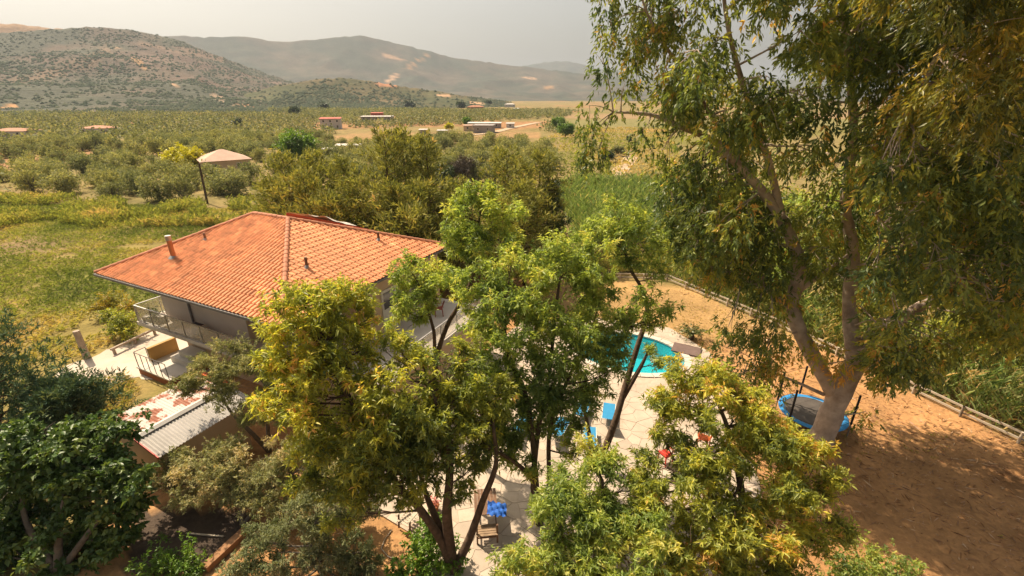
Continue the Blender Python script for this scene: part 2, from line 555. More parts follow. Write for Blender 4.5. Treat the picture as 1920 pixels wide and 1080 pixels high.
def clump_points(clumps, per_m2, lump=0.3, lo=0.45):
    """points spread through the outer part of uneven ellipsoids; returns points, outward dirs, clump ids"""
    P_, D_, I_ = [], [], []
    for i, (c, r) in enumerate(clumps):
        r = np.broadcast_to(np.asarray(r, float), (3,))
        area = 4 * math.pi * ((r[0] * r[1]) ** 1.6 / 3 + (r[0] * r[2]) ** 1.6 / 3 + (r[1] * r[2]) ** 1.6 / 3) ** (1 / 1.6)
        n = max(3, int(area * per_m2))
        d = rand_dirs(n)
        k = rng.uniform(1.4, 3.2, (3, 3))
        ph = rng.uniform(0, 6.3, 3)
        l = 1 + lump * np.sin(d @ k.T * 2.2 + ph).sum(1) / 1.6
        rad = (lo + (1 - lo) * rng.random(n) ** 0.55) * l
        P_.append(np.asarray(c, float) + d * r * rad[:, None])
        D_.append(d)
        I_.append(np.full(n, i))
    return np.concatenate(P_), np.concatenate(D_), np.concatenate(I_)


def make_leaves(name, parent, base, pts, dirs, ids, mat, per_tip=10, L=0.2, W=0.05, spread=0.9, droop=0.25, out=0.6, up=0.25, bias=None, tvar=0.2, flat=1.1):
    n = len(pts)
    tipdir = unit(dirs * out + UP * up + rand_dirs(n) * 0.5)
    tip_t = rng.normal(0.48, 0.17, n)
    cb = rng.normal(0, 0.10, int(ids.max()) + 1)
    if bias is not None:
        cb = cb + np.asarray(bias)
    tip_t = tip_t + cb[ids] + 0.22 * vnoise(pts[:, 0] * 1.3 + 7, pts[:, 1] * 1.3 + pts[:, 2] * 0.9)
    c = np.repeat(pts, per_tip, 0)
    d = unit(np.repeat(tipdir, per_tip, 0) * (1 - spread * 0.45) + rand_dirs(n * per_tip) * spread)
    c = c + np.repeat(tipdir, per_tip, 0) * rng.uniform(-0.8, 0.3, (n * per_tip, 1)) * L * 1.6
    t = np.clip(np.repeat(tip_t, per_tip) + rng.normal(0, tvar * 0.5, n * per_tip), 0, 1)
    LL = L * rng.uniform(0.65, 1.25, n * per_tip)
    v, f, tt = leaf_arrays(c, d, LL, W * LL / L, t, droop, flat=flat)
    me = mesh_np(name, v - np.asarray(base), f, mat, {'tint': ('FLOAT', tt)})
    return link(name, me, parent)


def bez(p0, p1, sag=0.15, n=6, wob=0.06):
    p0, p1 = np.asarray(p0, float), np.asarray(p1, float)
    ln = np.linalg.norm(p1 - p0)
    mid = (p0 + p1) / 2 + np.array([0, 0, -sag * ln]) + rng.normal(0, wob * ln, 3)
    t = np.linspace(0, 1, n)[:, None]
    return (1 - t) ** 2 * p0 + 2 * t * (1 - t) * mid + t * t * p1


def smooth_line(pts, n=5):
    pts = [np.asarray(p, float) for p in pts]
    if len(pts) < 3:
        return np.linspace(pts[0], pts[-1], n)
    out = []
    q = [2 * pts[0] - pts[1]] + pts + [2 * pts[-1] - pts[-2]]
    for i in range(1, len(q) - 2):
        for t in np.linspace(0, 1, n, endpoint=False):
            a, b, c, d = q[i - 1], q[i], q[i + 1], q[i + 2]
            out.append(0.5 * (2 * b + (c - a) * t + (2 * a - 5 * b + 4 * c - d) * t * t + (3 * b - a - 3 * c + d) * t ** 3))
    out.append(pts[-1])
    return np.array(out)


def tree(name, label, base, stems, clumps, leafmat, barkmat, r0=0.16, per_m2=7, lump=0.3, lo=0.45, twigs=10, group=None, cat='tree', bias=None, crown_name='crown', twig_r=0.012, sub=0, **lv):
    """stems: polylines in world space from the ground; clumps: (centre, radii) in world space"""
    base = np.asarray(base, float)
    t = thing(name, label, cat, tuple(base), 0, group)
    nodes, nrad = [], []
    for i, st in enumerate(stems):
        ln = smooth_line(st)
        rr = np.linspace(r0 * (1 if i == 0 else 0.8), r0 * 0.28, len(ln))
        MB().tube(ln - base, list(rr), 8).build('trunk' if i == 0 else 'limb', barkmat, t, smooth=True)
        nodes.append(ln)
        nrad.append(rr)
    nodes, nrad = np.concatenate(nodes), np.concatenate(nrad)
    tw = MB()
    for c, r in clumps:
        c = np.asarray(c, float)
        rm = float(np.mean(r))
        dd = np.linalg.norm(nodes - c, axis=1) + np.maximum(0, nodes[:, 2] - c[2]) * 1.5
        k = int(np.argmin(dd))
        ln = bez(nodes[k], c, 0.10, 7)
        a = min(nrad[k] * 0.8, 0.02 + rm * 0.03)
        MB().tube(ln - base, list(np.linspace(a, a * 0.4, 7)), 6, False).build('limb', barkmat, t, smooth=True)
        for _ in range(twigs):
            d = rand_dirs(1)[0]
            e = c + d * np.broadcast_to(np.asarray(r, float), (3,)) * rng.uniform(0.6, 0.95)
            s0 = ln[rng.integers(2, 7)]
            tw.tube(bez(s0, e, 0.05, 4) - base, [twig_r, twig_r * 0.8, twig_r * 0.6, twig_r * 0.3], 4, False)
    if twigs:
        tag(tw.build('twigs', barkmat, t), kind='stuff')
    if sub:
        small, sid = [], []
        for i, (c, r) in enumerate(clumps):
            r = np.broadcast_to(np.asarray(r, float), (3,))
            for _ in range(sub):
                d = rand_dirs(1)[0]
                d[2] = d[2] * 0.8 + 0.15
                small.append((np.asarray(c, float) + d * r * rng.uniform(0.3, 1.12), r * rng.uniform(0.24, 0.46)))
                sid.append(i)
        if bias is not None:
            bias = np.asarray(bias)[sid] + rng.normal(0, 0.06, len(sid))
        clumps = small
    pts, dirs, ids = clump_points(clumps, per_m2, lump, lo)
    make_leaves(crown_name, t, base, pts, dirs, ids, leafmat, bias=bias, **lv)
    return t

# ================================================================== THE SETTING
C0 = Vector((-9.4, 17.0, 0))                   # ground point under the front corner of the eaves
HROT = math.atan2(-0.436, 0.9)
HX, HY = Vector((math.cos(HROT), math.sin(HROT), 0)), Vector((-math.sin(HROT), math.cos(HROT), 0))


def HL(x, y, z=0.0):
    return C0 + HX * x + HY * y + Vector((0, 0, z))


POOL_C, POOL_A, POOL_B, POOL_R = np.array([7.3, 25.7]), 3.5, 2.45, R(-22)


def pool_k(x, y, grow=0.0):
    dx, dy = x - POOL_C[0], y - POOL_C[1]
    c, s = math.cos(POOL_R), math.sin(POOL_R)
    a, b = dx * c + dy * s, -dx * s + dy * c
    return np.hypot(a / (POOL_A + grow), b / (POOL_B + grow))


def pool_pt(t, grow=0.0):
    c, s = math.cos(POOL_R), math.sin(POOL_R)
    a, b = (POOL_A + grow) * math.cos(t), (POOL_B + grow) * math.sin(t)
    return (POOL_C[0] + a * c - b * s, POOL_C[1] + a * s + b * c)


# ---- the ground: one sheet to the horizon
def build_ground():
    az = np.concatenate([np.arange(-62, 62.01, 0.42), np.arange(66, 296, 6.0)])
    az = np.radians(az)
    rr = [0.0, 2.5]
    while rr[-1] < 11000:
        rr.append(rr[-1] * 1.035 + 0.02)
    rr = np.array(rr)
    A, RR = np.meshgrid(az, rr)
    x, y = RR * np.sin(A), RR * np.cos(A)
    z = np.zeros_like(x)
    far = np.clip((RR - 60) / 200, 0, 1)
    z += far * fbm(x / 90, y / 90, 3, 3) * 1.6
    z -= np.clip((RR - 300) / 3000, 0, 1) * 2.0
    z[pool_k(x, y, 0.30) < 1] = -2.0
    px, py = proj(x, np.maximum(y, 4.0), np.zeros_like(x))
    n1, n2, n3 = fbm(x / 9, y / 9, 4, 1), fbm(x / 3.0, y / 3.0, 3, 5), fbm(x / 60, y / 60, 4, 9)

    def mixv(c, new, w):
        w = np.clip(w, 0, 1)[..., None]
        return c * (1 - w) + np.asarray(new) * w
    col = np.zeros(x.shape + (3,)) + np.array([0.29, 0.22, 0.095])          # under the groves
    col = mixv(col, (0.19, 0.17, 0.065), n1 * 1.2 + 0.3)
    col = mixv(col, (0.36, 0.20, 0.10), (n3 - 0.12) * 5 * far)
    # open field left of the house
    fld = (y > 15) & (y < 66) & (x < -8 - 0.0 * y)
    g = fld * 1.0
    col = mixv(col, (0.27, 0.22, 0.075), g)
    col = mixv(col, (0.17, 0.175, 0.045), g * (n1 * 2.4 + 0.25))
    col = mixv(col, (0.36, 0.25, 0.10), g * ((n2 + n3) * 1.8 - 0.25))
    bare = np.exp(-(((px - 40) / 130) ** 2 + ((py - 462) / 22) ** 2) * 1.2)
    col = mixv(col, (0.27, 0.18, 0.115), g * bare * 0.7)
    bare = np.exp(-(((px - 320) / 120) ** 2 + ((py - 435) / 14) ** 2) * 1.2)
    col = mixv(col, (0.30, 0.20, 0.09), g * bare * 0.7)
    dry = np.clip((py - 590) / 60, 0, 1)
    col = mixv(col, (0.30, 0.235, 0.10), g * dry * (0.5 + n2))
    # earth round the house, the shed and under the trees
    yard = in_poly(x, y, [(-17, 21), (-15, 8), (-8, 3), (30, 0), (34, 10), (25.5, 15), (14.6, 37.2), (-5, 40), (-8, 30)])
    col = mixv(col, (0.47, 0.265, 0.125), yard * 1.0)
    col = mixv(col, (0.54, 0.32, 0.155), yard * (n1 * 1.6 + 0.3))
    col = mixv(col, (0.30, 0.16, 0.075), yard * (n2 * 1.8 - 0.4))
    yard_shade = in_poly(x, y, [tuple(P(250, 955))[:2], tuple(P(450, 950))[:2], tuple(P(482, 985))[:2], tuple(P(385, 1075))[:2], tuple(P(230, 1085))[:2]])
    col = mixv(col, (0.11, 0.085, 0.07), yard_shade * 1.0)  # shade lying over the yard, painted into the ground colour
    lawn = yard & (y > 27) & (x > 3)
    col = mixv(col, (0.40, 0.27, 0.12), lawn * 0.75)
    # far: straw field below the hamlet and open fields to the right
    straw = in_poly(px, py, [(640, 252), (700, 244), (1010, 246), (1010, 258), (860, 263), (700, 268), (560, 282), (600, 262)]) & (y > 60)
    col = mixv(col, (0.36, 0.225, 0.11), straw * (0.7 + n1))
    rightf = in_poly(px, py, [(1010, 240), (1100, 206), (2300, 200), (2300, 470), (1060, 330), (1030, 290)]) & (y > 55)
    col = mixv(col, (0.26, 0.205, 0.09), rightf * 0.9)
    col = mixv(col, (0.20, 0.185, 0.055), rightf * (n3 * 3 + n1))
    strip = in_poly(px, py, [(1040, 214), (2200, 206), (2200, 222), (1060, 222)]) & (y > 60)
    col = mixv(col, (0.33, 0.225, 0.13), strip * 0.8)
    strip = in_poly(px, py, [(1050, 224), (2200, 224), (2200, 236), (1060, 236)]) & (y > 60)
    col = mixv(col, (0.23, 0.215, 0.09), strip * 0.8)
    v = np.stack([x, y, z], -1).reshape(-1, 3)
    nr, na = x.shape
    i = np.arange(nr - 1)[:, None] * na
    j = np.arange(na)[None, :]
    j2 = (j + 1) % na
    f = np.stack([i + j, i + j2, i + na + j2, i + na + j], -1).reshape(-1, 4)[:, ::-1]
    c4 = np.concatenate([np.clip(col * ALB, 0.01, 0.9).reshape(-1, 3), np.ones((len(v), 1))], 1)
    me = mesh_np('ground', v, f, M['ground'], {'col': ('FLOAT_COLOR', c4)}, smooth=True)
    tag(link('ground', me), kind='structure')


build_ground()


def strip_road(name, pts, w, mat, z=0.012, label=None):
    ln = smooth_line([(p[0], p[1], 0) for p in pts], 8)
    d = np.gradient(ln, axis=0)
    s = unit(np.stack([d[:, 1], -d[:, 0], np.zeros(len(d))], 1))
    ww = w * (1 + 0.22 * fbm(ln[:, 0] / 2.2, ln[:, 1] / 2.2, 3, 4))[:, None] / 2
    v = np.concatenate([ln - s * ww, ln + s * ww]) + np.array([0, 0, z])
    rr_ = np.hypot(v[:, 0], v[:, 1])
    v[:, 2] += np.clip((rr_ - 60) / 200, 0, 1) * fbm(v[:, 0] / 90, v[:, 1] / 90, 3, 3) * 1.6
    n = len(ln)
    f = np.array([(i, n + i, n + i + 1, i + 1) for i in range(n - 1)])
    o = link(name, mesh_np(name, v, f, mat))
    return tag(o, kind='structure')


# pale driveway of the house and the far dirt track
drive = MB()
dp = [P(60, 742), P(118, 690), P(215, 652), P(288, 618), P(335, 612), HL(-9.0, 2.6), HL(-10.5, 1.2), HL(-14.0, -0.4), P(240, 716), P(190, 730), P(120, 742)]
dense = []
for a_, b_ in zip(dp, dp[1:] + dp[:1]):
    for t_ in np.linspace(0, 1, 7, endpoint=False):
        q = a_.lerp(b_, float(t_))
        dense.append((q.x + random.uniform(-0.16, 0.16), q.y + random.uniform(-0.16, 0.16)))
drive.add([(x, y, 0.02) for x, y in dense], [tuple(range(len(dense)))[::-1]])
tag(drive.build('driveway', M['driveway']), kind='structure')
M['track'] = mat_plain('dusty_track', (0.50, 0.37, 0.25), 0.95, 0.15, 0.4, bmp=0.2)
strip_road('dirt_track', [P(1150, 345), P(1158, 325), P(1176, 303), P(1186, 290)], 3.6, M['track'], 0.08)
strip_road('hamlet_road', [P(880, 252), P(925, 246), P(965, 237), P(1010, 229)], 4.5, M['track'], 0.18)


# ---- hills
def hill(name, prof, rb, rr_, rk, cols, amp, seed, scars=(), n_az=260, n_r=64, tone=0.0):
    az, te = [], []
    for px, py in prof:
        d = ray(px, py)
        az.append(math.atan2(d.x, d.y))
        te.append(d.z / math.hypot(d.x, d.y))
    az, te = np.array(az), np.array(te)
    a = np.linspace(az[0], az[-1], n_az)
    k = np.exp(-(np.arange(-3, 4) / 1.5) ** 2)
    tt = np.interp(a, az, te)
    tt = np.convolve(np.pad(tt, 3, mode='edge'), k / k.sum(), 'valid') + fbm(a * 130, a * 0, 3, seed) * 0.0022
    s = np.concatenate([np.linspace(0, 1, n_r), np.linspace(1.06, 1.8, 12)])
    A, S = np.meshgrid(a, s)
    T = np.tile(tt, (len(s), 1))
    Rr = np.where(S <= 1, rb + (rr_ - rb) * S, rr_ + (rk - rr_) * (S - 1) / 0.8)
    x, y = Rr * np.sin(A), Rr * np.cos(A)
    H = CAM_H + rr_ * T
    sh = np.where(S <= 1, (S ** 1.15) * (0.35 + 0.65 * S), np.clip(1 - (S - 1) / 0.8, 0, 1) ** 0.8)
    wx, wy = x + 160 * fbm(x / 420, y / 420, 2, seed + 20), y + 160 * fbm(x / 420 + 9, y / 420, 2, seed + 21)
    gul = np.abs(fbm(wx / 330, wy / 520, 4, seed + 2)) * 1.3
    z = H * sh
    z = z - gul * amp * np.sin(np.clip(S, 0, 1) * math.pi) * 1.2 + fbm(x / 90, y / 90, 4, seed + 5) * amp * 0.18 * np.sin(np.clip(S, 0, 1) * math.pi)
    z = np.where(S <= 0.001, -14, z)
    px, py = proj(x, y, z)
    n1 = fbm(x / 170, y / 170, 5, seed + 8)
    n2 = fbm(x / 45, y / 45, 4, seed + 9)
    w = np.clip(0.5 + n1 * 1.5 + n2 * 0.7 + tone, 0, 1)[..., None]
    col = np.asarray(cols[0]) * (1 - w) + np.asarray(cols[1]) * w
    for pts, wd, c in scars:
        d = seg_dist(px, py, pts)
        m_ = np.clip((wd * (1 + n2 * 1.4) - d) / (wd * 0.5), 0, 1)[..., None]
        col = col * (1 - m_) + np.asarray(c) * m_
    nr, na = x.shape
    i = np.arange(nr - 1)[:, None] * na
    j = np.arange(na - 1)[None, :]
    f = np.stack([i + j, i + j + 1, i + na + j + 1, i + na + j], -1).reshape(-1, 4)[:, ::-1]
    v = np.stack([x, y, z], -1).reshape(-1, 3)
    c4 = np.concatenate([np.clip(col * ALB, 0.02, 0.9).reshape(-1, 3), np.ones((len(v), 1))], 1)
    o = link(name, mesh_np(name, v, f, M['hill'], {'col': ('FLOAT_COLOR', c4)}, smooth=True))
    tag(o, kind='structure')
    return x, y, z, S


GRN, BRN, DRY, SCAR = (0.085, 0.092, 0.068), (0.165, 0.118, 0.095), (0.34, 0.21, 0.11), (0.48, 0.31, 0.20)
hill('mountains', [(800, 170), (940, 129), (980, 123), (1040, 114), (1080, 117), (1118, 129), (1180, 133), (1300, 138), (1500, 150), (1800, 160), (2300, 170), (3200, 178)], 3900, 5200, 6600, ((0.08, 0.095, 0.075), (0.11, 0.108, 0.085)), 30, 3, n_az=170, n_r=36)
hill('mountain', [(-700, 120), (-300, 100), (100, 78), (330, 66), (400, 71), (450, 67), (520, 79), (600, 74), (640, 70), (675, 65), (720, 75), (790, 93), (860, 110), (930, 119), (1000, 127), (1060, 134), (1120, 141), (1300, 158), (1600, 166), (2300, 174), (3200, 179)],
     1900, 3200, 4400, ((0.075, 0.085, 0.062), (0.125, 0.108, 0.08)), 40, 5,
     [([(720, 103), (758, 113)], 2.5, SCAR), ([(800, 104), (780, 118), (762, 128)], 4, DRY), ([(748, 133), (735, 148), (725, 156)], 4, SCAR), ([(970, 144), (1005, 148)], 2, SCAR), ([(1025, 166), (1038, 163)], 3, DRY)], tone=-0.1)
hill('dry_ridge', [(-700, 20), (-300, 24), (-120, 34), (0, 44), (60, 47), (110, 54), (170, 66), (300, 100)], 1700, 2300, 2900, (DRY, (0.38, 0.235, 0.12)), 14, 7, tone=0.1, n_az=120, n_r=30)
hx, hy, hz, hs = hill('hill', [(-900, 96), (-500, 70), (-250, 60), (-60, 62), (0, 62), (60, 58), (110, 54), (150, 51), (200, 52), (260, 58), (330, 74), (400, 101), (480, 131), (540, 151), (600, 165), (680, 180), (760, 190)],
     470, 1450, 2100, (GRN, BRN), 26, 11,
     [([(215, 90), (240, 90)], 3, SCAR), ([(250, 108), (272, 128)], 4, DRY), ([(260, 78), (330, 92), (420, 108)], 7, (0.22, 0.155, 0.115)), ([(324, 158), (336, 164)], 4, SCAR), ([(400, 180), (420, 192)], 5, (0.33, 0.24, 0.17)),
      ([(440, 196), (476, 198)], 4, (0.48, 0.27, 0.15)), ([(-5, 204), (30, 199)], 4, (0.55, 0.30, 0.14)), ([(40, 150), (160, 120), (200, 95)], 16, (0.19, 0.14, 0.10)), ([(230, 212), (262, 211)], 2, (0.45, 0.23, 0.13))])
bx_, by_, bz_, bs_ = hill('scrub_hill', [(300, 205), (380, 196), (440, 182), (520, 160), (585, 149), (640, 146), (700, 153), (760, 163), (830, 173), (900, 184), (960, 191)],
     560, 860, 1150, ((0.085, 0.095, 0.048), (0.17, 0.13, 0.075)), 16, 17, [([(710, 156), (740, 160)], 4, (0.44, 0.22, 0.13)), ([(820, 178), (842, 180)], 3, SCAR), ([(880, 192), (905, 194)], 2.5, SCAR)], n_az=140, n_r=40)


def hill_scrub(name, label, parts, smin, smax):
    """dots of scrub that nobody could count, one low crown each"""
    V, F, T = [], [], []
    base = 0
    oc = np.array([[1, 0, 0.1], [0.5, 0.86, 0], [-0.5, 0.86, 0.15], [-1, 0, 0], [-0.5, -0.86, 0.1], [0.5, -0.86, 0], [0, 0, 0.85], [0, 0, -0.5]])
    of = np.array([[0, 1, 6], [1, 2, 6], [2, 3, 6], [3, 4, 6], [4, 5, 6], [5, 0, 6]])
    for (X, Y, Z, S, n, lo, hi) in parts:
        nr, na = X.shape
        i = rng.uniform(0, nr - 1.01, n)
        j = rng.uniform(0, na - 1.01, n)
        i0, j0 = i.astype(int), j.astype(int)
        fi, fj = i - i0, j - j0

        def lerp(Q):
            return (Q[i0, j0] * (1 - fi) + Q[i0 + 1, j0] * fi) * (1 - fj) + (Q[i0, j0 + 1] * (1 - fi) + Q[i0 + 1, j0 + 1] * fi) * fj
        x, y, z, s = lerp(X), lerp(Y), lerp(Z), lerp(S)
        nn = fbm(x / 120, y / 120, 4, 31) + 0.6 * fbm(x / 30, y / 30, 3, 33)
        keep = (s > lo) & (s < hi) & (rng.random(n) < np.clip(0.62 + 1.1 * nn - 0.55 * np.clip((s - 0.45) * 1.6, 0, 1), 0.04, 1)) & (z > -1)
        c = np.stack([x, y, z], 1)[keep]
        m_ = len(c)
        sz = rng.uniform(smin, smax, m_) * rng.uniform(0.7, 1.2, m_)
        a = rng.uniform(0, 6.3, m_)
        ca, sa = np.cos(a)[:, None], np.sin(a)[:, None]
        o = oc[None] * rng.uniform(0.65, 1.3, (m_, 8, 1)) * sz[:, None, None]
        ox, oy = o[..., 0] * ca - o[..., 1] * sa, o[..., 0] * sa + o[..., 1] * ca
        vv = np.stack([ox, oy, o[..., 2]], -1) + c[:, None]
        V.append(vv.reshape(-1, 3))
        F.append((np.arange(m_)[:, None, None] * 8 + of[None] + base).reshape(-1, 3))
        T.append(np.repeat(np.clip(rng.normal(0.45, 0.25, m_), 0, 1), 8))
        base += m_ * 8
    me = mesh_np(name, np.concatenate(V), np.concatenate(F), M['shrub_far'], {'tint': ('FLOAT', np.concatenate(T))}, smooth=True)
    tag(link(name, me), label, 'scrub', kind='stuff')


hill_scrub('hill_scrub', 'dark green scrub dotted over the hillsides across the valley', [(hx, hy, hz, hs, 42000, 0.0, 1.02), (bx_, by_, bz_, bs_, 22000, 0.0, 1.1)], 1.3, 3.0)

# ---- haze
hz_box = MB().box(-9500, 9500, -300, 9500, -20, 420).build('haze', None)
tag(hz_box, 'thin bluish haze filling the air of the valley', 'haze', kind='stuff')
_m = bpy.data.materials.new('valley_haze')
_m.use_nodes = True
_nt = _m.node_tree
_nt.nodes.clear()
_o = _nt.nodes.new('ShaderNodeOutputMaterial')
_v = _nt.nodes.new('ShaderNodeVolumePrincipled')
_v.inputs['Color'].default_value = (0.64, 0.72, 0.84, 1)
_v.inputs['Density'].default_value = 0.00012
_v.inputs['Anisotropy'].default_value = 0.2
_nt.links.new(_v.outputs[0], _o.inputs['Volume'])
hz_box.data.materials.append(_m)

# ---- patio paving with the pool
PATIO = [(-7.6, 14.9), (-5.3, 13.4), (-3.5, 12.3), (-2.4, 9.6), (3.5, 8.6), (8.6, 10.2), (10.4, 15.0), (11.3, 20.0), (12.5, 25.6), (11.0, 29.0), (6.0, 30.6), (1.0, 30.4), (-1.75, 25.6), (-5.85, 16.9)]
from mathutils.geometry import tessellate_polygon


def build_patio():
    inner = [pool_pt(2 * math.pi * k / 40, 0.30) for k in range(40)]
    polys = [[Vector((x, y, 0)) for x, y in PATIO], [Vector((x, y, 0)) for x, y in inner]]
    tri = tessellate_polygon(polys)
    mb = MB()
    allp = PATIO + inner
    mb.add([(x, y, 0.05) for x, y in allp], [t if True else t for t in tri])
    n = len(PATIO)
    mb.add([(x, y, -0.05) for x, y in PATIO] + [(x, y, 0.05) for x, y in PATIO], [(i, (i + 1) % n, n + (i + 1) % n, n + i) for i in range(n)])
    pat = mb.build('patio', M['grout'])
    tag(pat, kind='structure')
    # irregular flagstones: each cell of a jittered point set, clipped by its neighbours
    sp = 0.62
    sites = []
    for gx in np.arange(-9, 14, sp):
        for gy in np.arange(7, 32, sp):
            sites.append((gx + random.uniform(-0.42, 0.42), gy + random.uniform(-0.42, 0.42)))
    S_ = np.array(sites)
    ins = in_poly(S_[:, 0], S_[:, 1], PATIO) & (pool_k(S_[:, 0], S_[:, 1], 0.55) > 1)
    cells = []
    for i in np.where(ins)[0]:
        c = S_[i]
        dd = np.hypot(S_[:, 0] - c[0], S_[:, 1] - c[1])
        nb = np.where((dd < 1.7) & (dd > 1e-6))[0]
        poly = [(c[0] - 0.8, c[1] - 0.8), (c[0] + 0.8, c[1] - 0.8), (c[0] + 0.8, c[1] + 0.8), (c[0] - 0.8, c[1] + 0.8)]

        def clip(poly, mx, my, nx, ny):
            out = []
            for k in range(len(poly)):
                a, b = poly[k], poly[(k + 1) % len(poly)]
                da = (a[0] - mx) * nx + (a[1] - my) * ny
                db = (b[0] - mx) * nx + (b[1] - my) * ny
                if da <= 0:
                    out.append(a)
                if da * db < 0:
                    t = da / (da - db)
                    out.append((a[0] + (b[0] - a[0]) * t, a[1] + (b[1] - a[1]) * t))
            return out
        for k in nb:
            nx, ny = (S_[k] - c) / dd[k]
            mx, my = (S_[k] + c) / 2 - np.array([nx, ny]) * 0.009
            poly = clip(poly, mx, my, nx, ny)
            if len(poly) < 3:
                break
        for a, b in zip(PATIO, PATIO[1:] + PATIO[:1]):
            ex, ey = b[0] - a[0], b[1] - a[1]
            if (c[0] - a[0]) * ey - (c[1] - a[1]) * ex < 0 and len(poly) > 2:
                l = math.hypot(ex, ey)
                # only edges near the cell, the outline is not convex
                if seg_dist([c[0]], [c[1]], [a, b])[0] < 0.9:
                    poly = clip(poly, a[0], a[1], ey / l, -ex / l)
        if len(poly) > 2:
            cells.append((c, poly))
    px, py = proj(np.array([c[0] for c, _ in cells]), np.array([c[1] for c, _ in cells]), 0)
    order = np.argsort([c[1] for c, _ in cells])
    seen = [i for i in order if -40 < px[i] < 1960 and py[i] < 1100]
    single = set(seen[:290])
    mass = MB()
    for i, (c, poly) in enumerate(cells):
        h = 0.05 + random.uniform(0.012, 0.02)
        n = len(poly)
        if i in single:
            mb = MB().prism([(x - c[0], y - c[1]) for x, y in poly], -0.02, h - 0.05)
            mb.build('flagstone', M['stone'], pat, (c[0], c[1], 0.05))
        else:
            mass.prism(poly, 0.03, h)
    tag(mass.build('flagstones', M['stone_mass'], pat), kind='stuff')
    return pat


build_patio()
pool = thing('swimming_pool', 'oval turquoise swimming pool set into the pale stone patio', 'pool', (POOL_C[0], POOL_C[1], 0))
mb = MB()
ring_t = [2 * math.pi * k / 40 for k in range(40)]
rim = [pool_pt(t) for t in ring_t]
vs = [(x, y, 0.06) for x, y in rim] + [(x, y, -1.45) for x, y in rim]
mb.add(vs, [(i, 40 + i, 40 + (i + 1) % 40, (i + 1) % 40) for i in range(40)] + [tuple(range(40, 80))])
mb.v = [(x - POOL_C[0], y - POOL_C[1], z) for x, y, z in mb.v]
mb.build('basin', M['pooltile'], pool)
mb = MB().add([(x - POOL_C[0], y - POOL_C[1], -0.06) for x, y in rim], [tuple(range(40))])
mb.build('water', M['water'], pool)
for k in range(30):
    t0, t1 = 2 * math.pi * (k + 0.03) / 30, 2 * math.pi * (k + 0.97) / 30
    tm = (t0 + t1) / 2
    q = [pool_pt(t0, -0.04), pool_pt(tm, -0.04), pool_pt(t1, -0.04), pool_pt(t1, 0.36), pool_pt(tm, 0.36), pool_pt(t0, 0.36)]
    MB().prism([(x - POOL_C[0], y - POOL_C[1]) for x, y in q], 0.02, 0.115).build('coping_stone', M['coping'], pool)

# ================================================================== THE HOUSE
AL, BL = 14.2, 12.4                              # eaves: x from -AL to 0, y from 0 to BL in the house frame
ZE, ZR = 6.3, 8.7
RA0, RA1, RB = -6.4, -9.2, 6.2
house = thing('house', 'two storey house with orange clay tiled hip roof and long balcony', 'house', tuple(C0), HROT)
# roof planes
corners = [Vector((0, 0, ZE)), Vector((-AL, 0, ZE)), Vector((-AL, BL, ZE)), Vector((0, BL, ZE))]
rA, rB = Vector((RA0, RB, ZR)), Vector((RA1, RB, ZR))
mb = MB().add([*corners, rA, rB, *[c - Vector((0, 0, 0.14)) for c in corners]],
              [(0, 4, 5, 1), (3, 4, 0), (2, 5, 4, 3), (1, 5, 2), (6, 7, 8, 9), (0, 1, 7, 6), (1, 2, 8, 7), (2, 3, 9, 8), (3, 0, 6, 9)])
roof = mb.build('roof', M['tile_mass'], house)
# gutters and soffit trim
inset = 0.06
MB().bar((0.05, -0.05, ZE - 0.08), (-AL - 0.05, -0.05, ZE - 0.08), 0.12, 0.12).build('gutter', M['gutter'], house)
MB().bar((0.05, 0.02, ZE - 0.08), (0.05, BL, ZE - 0.08), 0.10, 0.10).build('gutter', M['gutter'], house)
MB().bar((-AL - 0.05, 0.02, ZE - 0.08), (-AL - 0.05, BL, ZE - 0.08), 0.10, 0.10).build('gutter', M['gutter'], house)

TW, TL = 0.26, 0.36


def tile_profile():
    """S profile across one tile: (offset, height)"""
    xs = [0.0, 0.032, 0.07, 0.108, 0.14, 0.17, 0.22, 0.268]
    zs = [0.010, 0.052, 0.072, 0.052, 0.010, 0.0, 0.0, 0.010]
    return list(zip(xs, zs))


def tile_verts(s0, t0):
    """verts in roof-face coordinates (s along eave, t up slope, h normal)"""
    pr = tile_profile()
    v = []
    for dt, hh in ((-0.03, 0.045), (TL + 0.02, 0.012)):
        for x, z in pr:
            v.append((s0 + x, t0 + dt, z + hh))
    for x, z in pr:
        v.append((s0 + x, t0 - 0.03, z + 0.012))
    n = len(pr)
    f = []
    for i in range(n - 1):
        f.append((i, i + 1, n + i + 1, n + i))
        f.append((2 * n + i, 2 * n + i + 1, i + 1, i))
    return v, f


def face_frame(e0, e1, top):
    """eave from e0 to e1, top a point on the upper edge"""
    ds = (e1 - e0).normalized()
    up = (top - e0) - ds * (top - e0).dot(ds)
    sl = up.length
    dt = up.normalized()
    return e0, ds, dt, ds.cross(dt), sl, (e1 - e0).length


